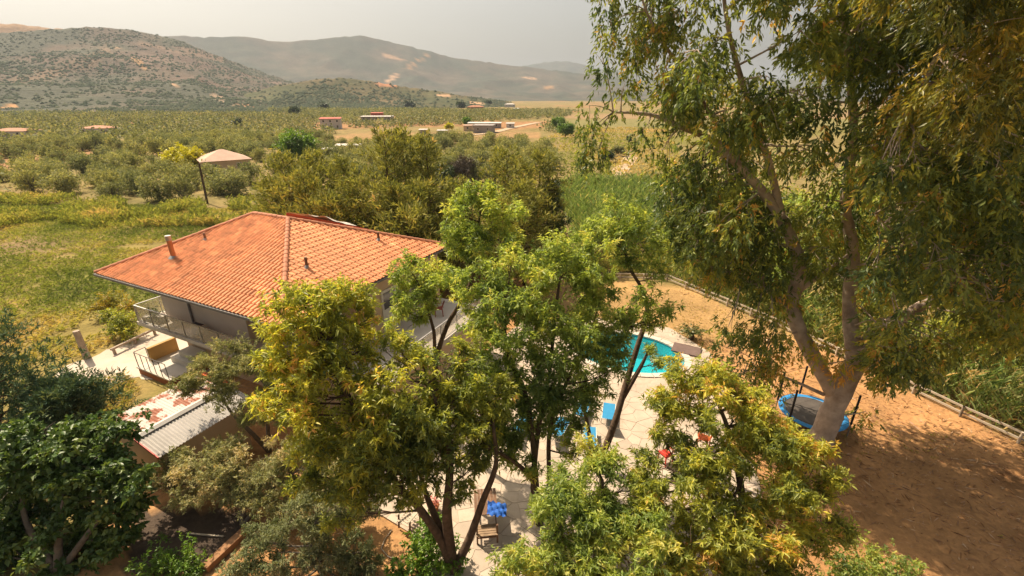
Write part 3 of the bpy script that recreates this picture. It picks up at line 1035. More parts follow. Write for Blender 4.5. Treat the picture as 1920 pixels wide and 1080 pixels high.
faces = [(corners[1], corners[0], rB, rA, True), (corners[0], corners[3], rA, rA, True), (corners[3], corners[2], rA, rB, False), (corners[2], corners[1], rB, rB, False)]
tile_spots, tile_mass = [], MB()
for e0, e1, tl, tr, show in faces:
    o_, ds, dt, nn, sl, ln = face_frame(e0, e1, tl)
    sL, sR = (tl - e0).dot(ds), (tr - e0).dot(ds)
    rows = int(sl / TL) + 1
    for r_ in range(rows):
        t0 = r_ * TL
        if t0 > sl - 0.1:
            continue
        lo_ = lambda t: sL * min(1, max(0, t / sl))
        hi_ = lambda t: ln - (ln - sR) * min(1, max(0, t / sl))
        cols_ = int(ln / TW) + 2
        for c_ in range(-1, cols_):
            s0 = c_ * TW
            if s0 + TW < lo_(t0) or s0 > hi_(t0):
                continue
            interior = s0 > lo_(t0 + TL) + 0.02 and s0 + 0.27 < hi_(t0 + TL) - 0.02 and t0 + TL < sl - 0.05
            cen = o_ + ds * (s0 + 0.13) + dt * (t0 + 0.18)
            if interior and show:
                w_ = HL(cen.x, cen.y, cen.z)
                px, py = proj(w_.x, w_.y, w_.z)
                hid = (px > 470 and py > 520 and px < 700) or (px > 700 and py > 540)
                if not hid:
                    tile_spots.append(((w_ - cam.location).length, o_, ds, dt, nn, s0, t0))
                    continue
            v, f = tile_verts(s0, t0)
            vv = []
            for s, t, h in v:
                t = min(t, sl)
                s = min(max(s, lo_(t)), hi_(t))
                vv.append(o_ + ds * s + dt * t + nn * h)
            tile_mass.add(vv, f)
tile_spots.sort(key=lambda q: q[0])
v, f = tile_verts(0, 0)
tile_me = MB().add(v, f).mesh('roof_tile', M['tile'])
for k, (d_, o_, ds, dt, nn, s0, t0) in enumerate(tile_spots):
    if k < 290:
        to = link('roof_tile', tile_me, roof)
        mw = Matrix((ds, dt, nn)).transposed().to_4x4()
        mw.translation = o_ + ds * s0 + dt * t0 + nn * (random.uniform(-0.003, 0.003))
        to.matrix_local = mw @ Matrix.Rotation(random.uniform(-0.012, 0.012), 4, 'Z')
    else:
        v_, f_ = tile_verts(s0, t0)
        tile_mass.add([o_ + ds * s + dt * t + nn * h for s, t, h in v_], f_)
tm = tile_mass.build('roof_tiles', M['tiles_varied'], roof)
_nt_ = len(tm.data.vertices) // 24
_at = tm.data.attributes.new('tint', 'FLOAT', 'POINT')
_at.data.foreach_set('value', np.repeat(rng.random(_nt_), 24).astype(np.float32))
tag(tm, kind='stuff')
# ridge and hip caps
cap = MB()
N_ = 7
vs = []
for yy, rr_ in ((0.0, 0.135), (0.40, 0.115)):
    for k in range(N_):
        t = math.pi * k / (N_ - 1)
        vs.append((rr_ * math.cos(t), yy, rr_ * math.sin(t) * 0.9))
for k in range(N_):
    t = math.pi * k / (N_ - 1)
    vs.append((0.112 * math.cos(t), 0.0, 0.112 * math.sin(t) * 0.9))
cap.add(vs, [(k, k + 1, N_ + k + 1, N_ + k) for k in range(N_ - 1)] + [(2 * N_ + k, 2 * N_ + k + 1, k + 1, k) for k in range(N_ - 1)])
cap_me = cap.mesh('ridge_tile', M['ridge'])
for a_, b_ in ((corners[0], rA), (corners[1], rB), (corners[2], rB), (corners[3], rA), (rA, rB)):
    d = (b_ - a_)
    n_ = int(d.length / 0.37)
    dy = d.normalized()
    dx = dy.cross(Vector((0, 0, 1))).normalized()
    dz = dx.cross(dy)
    for k in range(n_):
        co = link('ridge_tile', cap_me, roof)
        mw = Matrix((dx, dy, dz)).transposed().to_4x4()
        mw.translation = a_ + d * (k / n_) + dz * 0.045
        co.matrix_local = mw @ Matrix.Rotation(random.uniform(-0.02, 0.02), 4, 'X')


def on_front(x, t):
    """a point on the front (balcony side) slope, t = distance in from the eave"""
    return Vector((x, t, ZE + (ZR - ZE) * t / RB))


def on_right(y, t):
    return Vector((-t, y, ZE + (ZR - ZE) * t / -RA0))


# flue pipe and vent pipes
def pipe(name, p, h, r, mat, capmat=None):
    pb = MB().tube([p - Vector((0, 0, 0.1)), p + Vector((0, 0, h))], r, 12).build(name, mat, roof, smooth=False)
    if capmat:
        MB().tube([p + Vector((0, 0, h - 0.16)), p + Vector((0, 0, h + 0.10))], r * 1.18, 12).build('flue_cap', capmat, roof)
    MB().tube([p + Vector((0, -0.05, -0.04)), p + Vector((0, 0.02, 0.14))], [r * 2.0, r * 1.15], 12).build('flashing', M['metal'], roof)


# chimney position: solve on the front slope for the photo's foot point
def solve_slope(px, py, fn, grid):
    best = min(grid, key=lambda g: (lambda w: abs(proj(w.x, w.y, w.z)[0] - px) + abs(proj(w.x, w.y, w.z)[1] - py))(HL(*fn(*g))))
    return fn(*best)


gx = [(x, t) for x in np.arange(-13.5, -1, 0.1) for t in np.arange(0.3, 6.0, 0.1)]
gy = [(y, t) for y in np.arange(0.5, 12, 0.1) for t in np.arange(0.3, 6.2, 0.1)]
M['flue'] = mat_plain('rusty_orange_flue', (0.45, 0.20, 0.10), 0.5, 0.2, 3.0, metallic=0.3)
pipe('flue_pipe', solve_slope(326, 484, on_front, gx), 1.15, 0.12, M['flue'], M['metal'])
pipe('vent_pipe', solve_slope(385, 450, on_front, gx), 0.42, 0.06, M['wood_dark'])
pipe('vent_pipe', solve_slope(577, 502, on_right, gy), 0.55, 0.07, M['wood_dark'])
pipe('vent_pipe', solve_slope(709, 451, on_right, gy), 0.5, 0.07, M['wood_dark'])

# walls: upper storey, ground storey, terrace
ZF = 3.05
MB().box(-12.9, -5.6, 2.0, 6.0, ZF, ZE - 0.16).build('wall', M['wall_grey'], house)
MB().box(-12.88, -0.35, 5.0, 11.6, ZF, ZE - 0.165).build('wall', M['wall'], house)
MB().box(-12.6, -0.6, 2.5, 11.5, -0.1, ZF - 0.24).build('wall', M['wall'], house)
# balcony slab along the front, terrace slab to the right
MB().box(-14.0, -5.0, 0.95, 4.9, ZF - 0.22, ZF - 0.004).build('balcony_slab', M['white_slab'], house)
MB().box(-4.98, 3.25, 1.6, 11.4, ZF - 0.225, ZF).build('terrace_slab', M['white_slab'], house)
MB().box(-0.58, 3.05, 1.8, 11.2, -0.1, ZF - 0.23).build('terrace_wall', M['wall'], house)
# column at the recessed corner
MB().box(-0.75, -0.4, 4.62, 4.97, ZF, ZE - 0.16).build('column', M['wall'], house)


def railing(p0, p1, n, h=1.0, glass=True, mat='metal', parent=house, z=ZF):
    p0, p1 = Vector(p0), Vector(p1)
    d = p1 - p0
    up = Vector((0, 0, 1))
    MB().bar(p0 + up * (z + h), p1 + up * (z + h), 0.06, 0.05).build('top_rail', M[mat], parent)
    MB().bar(p0 + up * (z + 0.08), p1 + up * (z + 0.08), 0.04, 0.04).build('bottom_rail', M[mat], parent)
    for k in range(n + 1):
        q = p0 + d * (k / n)
        MB().bar(q + up * z, q + up * (z + h - 0.03), 0.05).build('rail_post', M[mat], parent)
    if glass:
        for k in range(n):
            a, b = p0 + d * ((k + 0.04) / n), p0 + d * ((k + 0.96) / n)
            MB().bar(a + up * (z + h * 0.52), b + up * (z + h * 0.52), 0.012, h * 0.8).build('glass_pane', M['glass'], parent)


railing((-13.92, 1.03, 0), (-5.1, 1.03, 0), 6)
railing((-13.92, 1.1, 0), (-13.92, 4.8, 0), 3)
railing((3.15, 1.9, 0), (3.15, 11.2, 0), 6)
# air-conditioning units standing on the balcony floor against the railing, downpipe, doors
for xx in (-9.1,):
    ac = thing('air_conditioner', 'white air conditioner box behind the balcony glass', 'air conditioner', tuple(HL(xx, 1.55, ZF)), HROT)
    MB().box(-0.42, 0.42, -0.16, 0.16, 0.02, 0.62).build('casing', M['white'], ac)
    MB().box(-0.36, 0.36, -0.12, 0.12, 0.622, 0.64).build('grille', M['black'], ac)
pt = thing('planter_box', 'long white planter at the balcony corner with dark plants', 'planter', tuple(HL(-13.0, 1.45, ZF)), HROT)
MB().box(-0.6, 0.6, -0.17, 0.17, 0, 0.35).build('trough', M['white'], pt)
pp, pd, pi = clump_points([((HL(-13.0 + k * 0.4, 1.45, ZF + 0.5)), 0.28) for k in (-1, 0, 1)], 30)
make_leaves('plant', pt, np.array(HL(-13.0, 1.45, ZF)), pp, pd, pi, M['leaf_dark'], per_tip=5, L=0.12, W=0.05)
bpy.context.view_layer.update()
pt.children[-1].rotation_euler = (0, 0, -HROT)
MB().tube([(-10.2, 1.93, ZF + 0.05), (-10.2, 1.93, ZE - 0.2)], 0.06, 8).build('downpipe', M['gutter'], house)
# white door on the right wall
dr = MB().box(-0.348, -0.29, 6.2, 7.4, ZF + 0.01, ZF + 2.35).build('door', M['white'], house)
MB().box(-0.288, -0.28, 6.33, 7.27, ZF + 1.25, ZF + 2.2).build('pane', M['pane'], dr)
wd = MB().box(-0.348, -0.30, 8.6, 10.0, ZF + 0.9, ZF + 2.2).build('window', M['white'], house)
MB().box(-0.298, -0.29, 8.72, 9.88, ZF + 1.0, ZF + 2.1).build('pane', M['pane'], wd)
gw = MB().box(-11.2, -10.3, 2.46, 2.498, 1.5, 2.1).build('window', M['white'], house)
MB().box(-11.1, -10.4, 2.448, 2.458, 1.58, 2.02).build('pane', M['pane'], gw)

# canopy of red steel with a rumpled white tarp behind the ridge
cn = thing('roof_canopy', 'red steel canopy with rumpled white tarp behind the roof ridge', 'canopy', tuple(HL(-4.0, 8.5, 6.9)), HROT)
q0, q1 = PY(537, 398, 28.0), PY(692, 429, 29.2)


def cnl(w):
    d = Vector(w) - HL(-4.0, 8.5, 6.9)
    return Vector((d.dot(HX), d.dot(HY), d.z))


a_, b_ = cnl(q0), cnl(q1)
bk = Vector((0.25, 2.0, -0.95))
tv, tf = [], []
for i in range(25):
    for j in range(9):
        p = a_.lerp(b_, i / 24) + bk * (j / 8)
        w_ = 0.05 * math.sin(i * 1.3) + 0.05 * math.sin(i * 0.7 + j)
        hump = 0.18 * math.exp(-((i - 9) / 6.0) ** 2)
        tv.append(p + Vector((0, 0, hump + (w_ if 6 < i < 18 else w_ * 0.2))))
for i in range(24):
    for j in range(8):
        tf.append((i * 9 + j, i * 9 + j + 1, (i + 1) * 9 + j + 1, (i + 1) * 9 + j))
MB().add(tv, tf).build('tarp', M['tarp'], cn, smooth=True)
fr = MB().bar(a_ - Vector((0, 0, 0.06)), b_ - Vector((0, 0, 0.06)), 0.07, 0.08)
fr.build('beam', M['redpaint'], cn)
MB().bar(a_ + bk - Vector((0, 0, 0.06)), b_ + bk - Vector((0, 0, 0.06)), 0.07, 0.08).build('beam', M['redpaint'], cn)
for k in range(6):
    p = a_.lerp(b_, k / 5) - Vector((0, 0, 0.08))
    MB().bar(p, Vector((p.x, p.y, -0.9 if k < 4 else -0.6)), 0.06).build('post', M['redpaint'], cn)
MB().add([a_ - Vector((0, -0.05, 0.1)), b_ - Vector((0, -0.05, 0.1)), Vector((b_.x, b_.y + 0.05, b_.z - 0.7)), Vector((a_.x, a_.y + 0.05, a_.z - 1.0))], [(0, 1, 2, 3)]).build('back_sheet', M['redpaint'], cn)

# landing with ochre parapet, steps and a thin rail at the foot of the house
ld = thing('entrance_landing', 'white concrete landing with ochre parapet and terracotta base beside the driveway', 'landing', tuple(HL(-12.9, 1.2)), HROT)
MB().box(-0.9, 2.2, -1.0, 1.25, 0.0, 0.42).build('base', M['terracotta'], ld)
MB().box(-0.95, 2.25, -1.05, 1.25, 0.42, 0.50).build('slab', M['white_slab'], ld)
MB().box(-0.95, -0.75, -0.3, 1.25, 0.502, 1.35).build('parapet', M['ochre'], ld)
MB().box(0.3, 2.2, 0.2, 1.2, 0.502, 0.86).build('step', M['white_slab'], ld)
MB().box(0.8, 2.2, 0.45, 1.2, 0.862, 1.22).build('step', M['white_slab'], ld)
rl = thing('stair_railing', 'thin dark iron railing around the white landing', 'railing', tuple(HL(-12.9, 1.2, 0.5)), HROT)
for (x0, y0, x1, y1, n_) in ((-0.9, -0.95, -0.9, -0.35, 1), (-0.85, -0.98, 2.1, -0.98, 5)):
    MB().bar((x0, y0, 0.95), (x1, y1, 0.95), 0.03).build('top_rail', M['dark_metal'], rl)
    for k in range(n_ + 1):
        MB().bar((x0 + (x1 - x0) * k / n_, y0 + (y1 - y0) * k / n_, 0.0), (x0 + (x1 - x0) * k / n_, y0 + (y1 - y0) * k / n_, 0.935), 0.028).build('rail_post', M['dark_metal'], rl)

# low timber edge rail by the drive and the thick post
e0, e1 = P(208, 657, 0.35), P(292, 617, 0.35)
br = thing('edge_rail', 'brown timber rail along the far edge of the driveway', 'rail', (e0.x, e0.y, 0))
MB().bar((0, 0, 0.4), (e1.x - e0.x, e1.y - e0.y, 0.4), 0.14, 0.12).build('rail', M['post'], br)
for k in (0.05, 0.5, 0.95):
    MB().bar(((e1.x - e0.x) * k, (e1.y - e0.y) * k, 0.0), ((e1.x - e0.x) * k, (e1.y - e0.y) * k, 0.338), 0.12).build('post', M['post'], br)
g = P(164, 672)
gp = thing('gate_post', 'thick pale timber post beside the driveway entrance', 'post', tuple(g))
MB().tube([(0, 0, 0), (-0.02, 0, 0.9), (-0.05, 0.02, 1.9)], [0.2, 0.18, 0.17], 10).build('shaft', M['post'], gp)
MB().bar((-0.05, -0.16, 0.0), (0.15, -0.16, 0.4), 0.06).build('bracket', M['dark_metal'], gp)

# ---- shed with corrugated roof
sh = thing('garden_shed', 'low shed with corrugated roof, one side rusty and one white', 'shed', tuple(HL(-3.6, -4.5)), HROT)


def corrugated(x0, x1, y0, y1, z0, z1, pitch=0.13, amp=0.022):
    """sheet whose waves run along x (down the slope), z from z0 at x0 to z1 at x1"""
    n = int((y1 - y0) / pitch * 4)
    v, f = [], []
    for k in range(n + 1):
        y = y0 + (y1 - y0) * k / n
        w = amp * math.cos(2 * math.pi * (y - y0) / pitch)
        v += [(x0, y, z0 + w), (x1, y, z1 + w), (x0, y, z0 + w - 0.01), (x1, y, z1 + w - 0.01)]
    for k in range(n):
        a, b = 4 * k, 4 * (k + 1)
        f += [(a, a + 1, b + 1, b), (a + 2, b + 2, b + 3, a + 3), (a + 1, a + 3, b + 3, b + 1), (a, b, b + 2, a + 2)]
    return MB().add(v, f)


corrugated(0.0, 1.42, -0.1, 3.9, 2.72, 2.36).build('roof_sheet', M['sheet'], sh)
corrugated(-2.0, 0.02, 0.0, 3.6, 2.86, 2.76).build('roof_sheet', M['rust'], sh)['label'] = 'rusty corrugated roof sheet'
MB().add([(-0.14, -0.1, 2.80), (-0.14, 3.9, 2.80), (0.02, 3.9, 2.83), (0.02, -0.1, 2.83), (0.16, 3.9, 2.745), (0.16, -0.1, 2.745)], [(0, 3, 2, 1), (3, 5, 4, 2)]).build('ridge_flashing', M['sheet'], sh)
MB().box(-1.85, 1.28, 0.1, 3.4, 0, 2.3).build('wall', M['wall'], sh)
MB().add([(-1.85, 0.1, 2.3), (1.28, 0.1, 2.3), (0, 0.1, 2.7), (-1.85, 0.1, 2.8)], [(0, 1, 2, 3)]).build('gable', M['redpaint'], sh)
MB().bar((0.02, -0.12, 2.70), (1.42, -0.12, 2.34), 0.04, 0.1).build('verge_board', M['red'], sh)
pl = thing('orange_pipe', 'orange plastic drain pipe lying along the shed roof edge', 'pipe', tuple(HL(-5.3, -0.75, 2.86)), HROT)
MB().tube([(-0.5, 0.0, 0.05), (0.6, 0.0, 0.04), (1.6, 0.03, 0.02)], 0.055, 8).build('tube', M['orange'], pl)
MB().tube([(-0.4, 0.14, 0.03), (1.5, 0.16, 0.01)], 0.04, 8).build('tube', M['orange'], pl)

# ================================================================== FENCE, TRAMPOLINE, GARDEN FURNITURE
FENCE = [Vector((-4.6, 39.7, 0)), Vector((13.6, 37.9, 0)), Vector((18.6, 29.2, 0)), Vector((22.7, 19.3, 0)), Vector((25.6, 13.4, 0))]


def fence(p0, p1, label):
    d = p1 - p0
    n = max(2, int(d.length / 1.9))
    t = thing('rail_fence', label, 'fence', tuple(p0))
    for k in range(n + 1):
        q = d * (k / n)
        MB().tube([q, q + Vector((0, 0, 0.62))], 0.06, 8).build('post', M['wood_pale'], t)
    nrm = Vector((-d.y, d.x, 0)).normalized() * 0.085
    for zz, off in ((0.55, 1), (0.22, 1)):
        for k in range(n):
            a, b = d * (k / n), d * ((k + 0.995) / n)
            MB().bar(a + nrm + Vector((0, 0, zz + random.uniform(-0.02, 0.02))), b + nrm + Vector((0, 0, zz + random.uniform(-0.02, 0.02))), 0.05, 0.10).build('rail', M['wood_pale'], t)


fence(FENCE[0], FENCE[1], 'pale two rail fence along the back of the garden')
fence(FENCE[1], FENCE[2], 'pale two rail fence in front of the reeds beyond the pool')
fence(FENCE[2], FENCE[3], 'pale two rail fence stretch behind the eucalyptus trunk')
fence(FENCE[3], FENCE[4], 'pale two rail fence beside the shaded earth at the picture edge')

tr = thing('trampoline', 'round trampoline with blue padded rim and black net poles behind eucalyptus', 'trampoline', (14.75, 18.75, 0))
TR = 1.5
n_ = 32
v, f = [], []
for k in range(n_):
    t = 2 * math.pi * k / n_
    c, s = math.cos(t), math.sin(t)
    v += [(c * TR, s * TR, 0.70), (c * (TR - 0.14), s * (TR - 0.14), 0.76), (c * (TR - 0.27), s * (TR - 0.27), 0.72)]
for k in range(n_):
    a, b = 3 * k, 3 * ((k + 1) % n_)
    f += [(a, b, b + 1, a + 1), (a + 1, b + 1, b + 2, a + 2)]
MB().add(v, f).build('pad', M['blue_pad'], tr, smooth=True)
MB().prism([((TR - 0.25) * math.cos(2 * math.pi * k / n_), (TR - 0.25) * math.sin(2 * math.pi * k / n_)) for k in range(n_)], 0.68, 0.70).build('jumping_mat', M['tramp'], tr)
for k in range(6):
    t = 2 * math.pi * (k + 0.35) / 6
    c, s = math.cos(t) * (TR + 0.05), math.sin(t) * (TR + 0.05)
    MB().tube([(c, s, 0), (c, s, 0.72)], 0.03, 7).build('leg', M['metal'], tr)
    MB().tube([(c, s, 0.72), (c, s, 2.35)], 0.05, 8).build('net_pole', M['black'], tr)
for zz in (0.85, 1.6, 2.3):
    pts = [((TR + 0.05) * math.cos(2 * math.pi * (k + 0.35) / 6), (TR + 0.05) * math.sin(2 * math.pi * (k + 0.35) / 6), zz) for k in range(7)]
    MB().tube(pts, 0.008, 4).build('net_cord', M['black'], tr)


def lounger(label, p, rz):
    t = thing('sun_lounger', label, 'sun lounger', (p.x, p.y, 0.08), rz, 'blue sun loungers by the pool')
    # frame in metal tube, foot at +y, backrest towards -y
    for s in (-1, 1):
        MB().tube([(s * 0.31, 0.95, 0.34), (s * 0.31, -0.35, 0.34)], 0.02, 6).build('side_rail', M['white'], t)
        for yy in (0.8, -0.3):
            MB().tube([(s * 0.31, yy, 0.34), (s * 0.33, yy + 0.04, 0.0)], 0.018, 6).build('leg', M['white'], t)
        MB().tube([(s * 0.30, -0.35, 0.35), (s * 0.30, -0.95, 0.78)], 0.018, 6).build('back_rail', M['white'], t)
    MB().add([(-0.29, 0.93, 0.36), (0.29, 0.93, 0.36), (0.29, 0.3, 0.335), (-0.29, 0.3, 0.335), (0.29, -0.34, 0.36), (-0.29, -0.34, 0.36)], [(0, 3, 2, 1), (3, 5, 4, 2)]).build('seat', M['blue'], t)
    MB().add([(-0.28, -0.36, 0.37), (0.28, -0.36, 0.37), (0.28, -0.65, 0.565), (-0.28, -0.65, 0.565), (0.28, -0.93, 0.78), (-0.28, -0.93, 0.78)], [(0, 1, 2, 3), (3, 2, 4, 5)]).build('backrest', M['blue'], t)
    return t


lounger('blue sun lounger in the open gap between the forked trunks', P(1141, 778, 0.4), R(-14))
lounger('blue sun lounger just left of the one between the forked trunks', P(1090, 772, 0.4), R(-20))
lounger('blue sun lounger partly hidden at the fork of the dark trunks', P(1106, 826, 0.4), R(-8))
lounger('blue sun lounger showing through leaves left of the other loungers', P(1048, 806, 0.4), R(-24))
lounger('blue sun lounger glimpsed deepest in the leaves by the paving', P(975, 800, 0.4), R(-30))

mt = thing('rubber_mat', 'brown square mat lying on the pool corner of the paving', 'mat', (P(1287, 656, 0.1).x, P(1287, 656, 0.1).y, 0.085), R(-28))
MB().box(-0.85, 0.85, -0.6, 0.6, 0.0, 0.07).build('sheet', M['mat_brown'], mt)


def cycad(px, py, label, size=1.0, n=26):
    b = P(px, py, 0)
    t = thing('palm_plant', label, 'palm', tuple(b))
    MB().tube([(0, 0, 0), (0, 0, 0.35 * size)], [0.16 * size, 0.11 * size], 8).build('trunk', M['bark'], t)
    cc, dd, ll = [], [], []
    for k in range(n):
        a = 2.4 * k
        el = random.uniform(0.25, 1.2)
        for s in np.linspace(0.1, 1, 12):
            L = size * random.uniform(0.95, 1.1)
            r = L * s * math.cos(el)
            z = 0.33 * size + L * s * math.sin(el) - 0.45 * size * s * s
            for sd in (-1, 1):
                cc.append((r * math.cos(a), r * math.sin(a), z))
                v = Vector((math.cos(a), math.sin(a), 0.1)) * 0.7 + Vector((-math.sin(a), math.cos(a), 0)) * sd
                dd.append(tuple(v.normalized()))
                ll.append(0.26 * size * (1 - 0.5 * s))
    v, f, tt = leaf_arrays(np.array(cc), np.array(dd), np.array(ll), 0.05 * size, np.clip(rng.normal(0.5, 0.25, len(cc)), 0, 1), 0.1)
    link('fronds', mesh_np('fronds', v, f, M['palm'], {'tint': ('FLOAT', tt)}), t)


cycad(1296, 636, 'spiky green palm plant on the dry lawn behind the pool', 1.25)

# wooden garden chair and slatted table under the multi-stemmed tree
def garden_chair(px, py, rz, label):
    p = P(px, py, 0.08)
    t = thing('wooden_chair', label, 'chair', (p.x, p.y, 0.08), rz)
    for sx in (-0.27, 0.27):
        MB().bar((sx, 0.28, 0), (sx, 0.22, 0.60), 0.05).build('leg', M['wood_dark'], t)
        MB().bar((sx, -0.30, 0), (sx, -0.30, 0.62), 0.05).build('leg', M['wood_dark'], t)
        MB().bar((sx, -0.26, 0.40), (sx, -0.62, 1.02), 0.05).build('back_post', M['wood_dark'], t)
        MB().bar((sx * 1.08, 0.32, 0.63), (sx * 1.08, -0.42, 0.66), 0.07, 0.035).build('armrest', M['wood_pale'], t)
    for k in range(5):
        MB().box(-0.25, 0.25, 0.26 - k * 0.115, 0.34 - k * 0.115, 0.40 - k * 0.012, 0.42 - k * 0.012).build('seat_slat', M['wood_pale'], t)
    for k in range(5):
        a = k / 5
        y, z = -0.29 - 0.31 * a, 0.50 + 0.52 * a
        MB().bar((-0.25, y, z), (0.25, y, z), 0.025, 0.08).build('back_slat', M['wood_pale'], t)
    return t


garden_chair(768, 985, R(150), 'wooden slatted garden chair at the edge of the paving')
tp = P(912, 985, 0.08)
tb = thing('wooden_table', 'tall brown slatted wooden table on the paving under the trees', 'table', (tp.x, tp.y, 0.08), R(6))
for sx in (-0.36, 0.36):
    for sy in (-0.75, 0.75):
        MB().bar((sx, sy, 0), (sx, sy, 0.86), 0.06).build('leg', M['wood_dark'], tb)
    MB().bar((sx, -0.75, 0.25), (sx, 0.75, 0.25), 0.045).build('stretcher', M['wood_dark'], tb)
for sy in (-0.72, 0.72):
    MB().bar((-0.36, sy, 0.25), (0.36, sy, 0.25), 0.045).build('stretcher', M['wood_dark'], tb)
for k in range(7):
    MB().box(-0.42 + k * 0.122, -0.42 + k * 0.122 + 0.108, -0.3, 0.9, 0.862, 0.892).build('slat', M['wood_dark'], tb)
for k in range(5):
    MB().box(-0.38, 0.38, -0.84 + k * 0.1, -0.76 + k * 0.1, 0.45, 0.475).build('shelf_slat', M['wood'], tb)
# crumpled blue cloth on the table's corner
cl = P(938, 957, 0.98)
cv, cf = [], []
for i in range(12):
    for j in range(9):
        u, w = i / 11 - 0.5, j / 8 - 0.5
        z = 0.07 * math.sin(i * 1.9 + j) + 0.06 * math.cos(j * 1.7 - i * 0.6) - 0.55 * max(0, u - 0.12) ** 1.2
        cv.append((u * 0.7, w * 0.6, 0.09 + z * 0.8))
for i in range(11):
    for j in range(8):
        cf.append((i * 9 + j, (i + 1) * 9 + j, (i + 1) * 9 + j + 1, i * 9 + j + 1))
lc = (cl.x - 0.12, cl.y, 0.98)
ct = MB().add(cv, cf).build('towel', M['cobalt'], None, lc, smooth=True)
tag(ct, 'crumpled blue towel on the corner of the brown table', 'towel')


def plastic_chair(px, py, rz, mat, label):
    p = P(px, py, 0.08)
    t = thing('plastic_chair', label, 'chair', (p.x, p.y, 0.08), rz)
    for sx in (-0.22, 0.22):
        MB().bar((sx, 0.22, 0), (sx * 0.92, 0.2, 0.44), 0.045).build('leg', mat, t)
        MB().bar((sx, -0.24, 0), (sx * 0.92, -0.2, 0.44), 0.045).build('leg', mat, t)
        MB().tube([(sx * 1.1, 0.2, 0.44), (sx * 1.15, 0.18, 0.64), (sx * 1.1, -0.2, 0.68), (sx * 0.95, -0.28, 0.6)], 0.025, 6).build('armrest', mat, t)
    MB().box(-0.22, 0.22, -0.22, 0.24, 0.44, 0.47).build('seat', mat, t)
    v, f = [], []
    for i in range(7):
        for j in range(5):
            u = (i / 6 - 0.5) * 2
            v.append((u * 0.22, -0.22 - 0.16 * j / 4 + 0.05 * u * u, 0.47 + 0.42 * j / 4 - 0.04 * u * u * j / 4))
    for i in range(6):
        for j in range(4):
            f.append((i * 5 + j, i * 5 + j + 1, (i + 1) * 5 + j + 1, (i + 1) * 5 + j))
    MB().add(v, f).build('backrest', mat, t, smooth=True)


plastic_chair(1246, 866, R(30), M['red'], 'red plastic chair half hidden by leaves on the paving')
plastic_chair(1318, 836, R(-40), M['orange'], 'orange plastic chair behind the leaves near the trampoline')
plastic_chair(846, 583, R(100), M['redpaint'], 'dark red chair on the white upper terrace')
bpy.context.view_layer.update()
for o in COL.objects:
    if o.get('label', '').startswith('dark red chair'):
        q = HL(1.2, 9.2, ZF)
        o.location = tuple(q)

# flower pot with pink blossoms by the trunks
fp = P(815, 957, 0.08)
pot = thing('flower_pot', 'terracotta pot of pink flowers by the leaning trunk', 'flower pot', (fp.x, fp.y, 0.08))
MB().tube([(0, 0, 0), (0, 0, 0.3)], [0.14, 0.2], 12).build('pot', M['terracotta'], pot)
pp, pd, pi = clump_points([((fp.x, fp.y, 0.6), 0.28)], 60)
make_leaves('flowers', pot, np.array((fp.x, fp.y, 0.08)), pp, pd, pi, M['flower'], per_tip=4, L=0.07, W=0.05)
# hose lying on the earth
hs = [P(735, 995, 0.0), P(722, 1012, 0.0), P(715, 1030, 0.0), P(728, 1045, 0.0), P(745, 1052, 0)]
tag(MB().tube([(p.x, p.y, 0.04) for p in hs], 0.02, 6).build('garden_hose', M['wood_pale']), 'pale garden hose curling on the orange earth', 'hose')
# bar lying in the dark gap by the shed
b0, b1 = P(350, 1002, 0.0), P(420, 1008, 0.0)
tag(MB().bar((b0.x, b0.y, 0.06), (b1.x, b1.y, 0.06), 0.05, 0.05).build('timber_batten', M['wood_pale']), 'thin pale batten lying in the dark shaded yard', 'batten')
# low boundary walls / retaining kerb under the small trees
kw = [P(478, 985, 0), P(385, 1072, 0)]
lw = thing('low_wall', 'low orange earth-coloured wall at the bottom by the shaded yard', 'wall', tuple(kw[1]))
d = kw[0] - kw[1]
MB().bar((0, 0, 0.12), (d.x, d.y, 0.12), 0.3, 0.26).build('wall_body', M['earthwall'], lw)

# ================================================================== TREES
def CL(items, flat=0.85):
    out = []
    for px, py, y, rp in items:
        c = PY(px, py, y)
        r = rp * 1.12 * (y / ray(px, py).y) / FPX
        out.append((np.array(c), (r, r, r * flat)))
    return out


def W(*pts):
    return [np.array(PY(*p)) for p in pts]


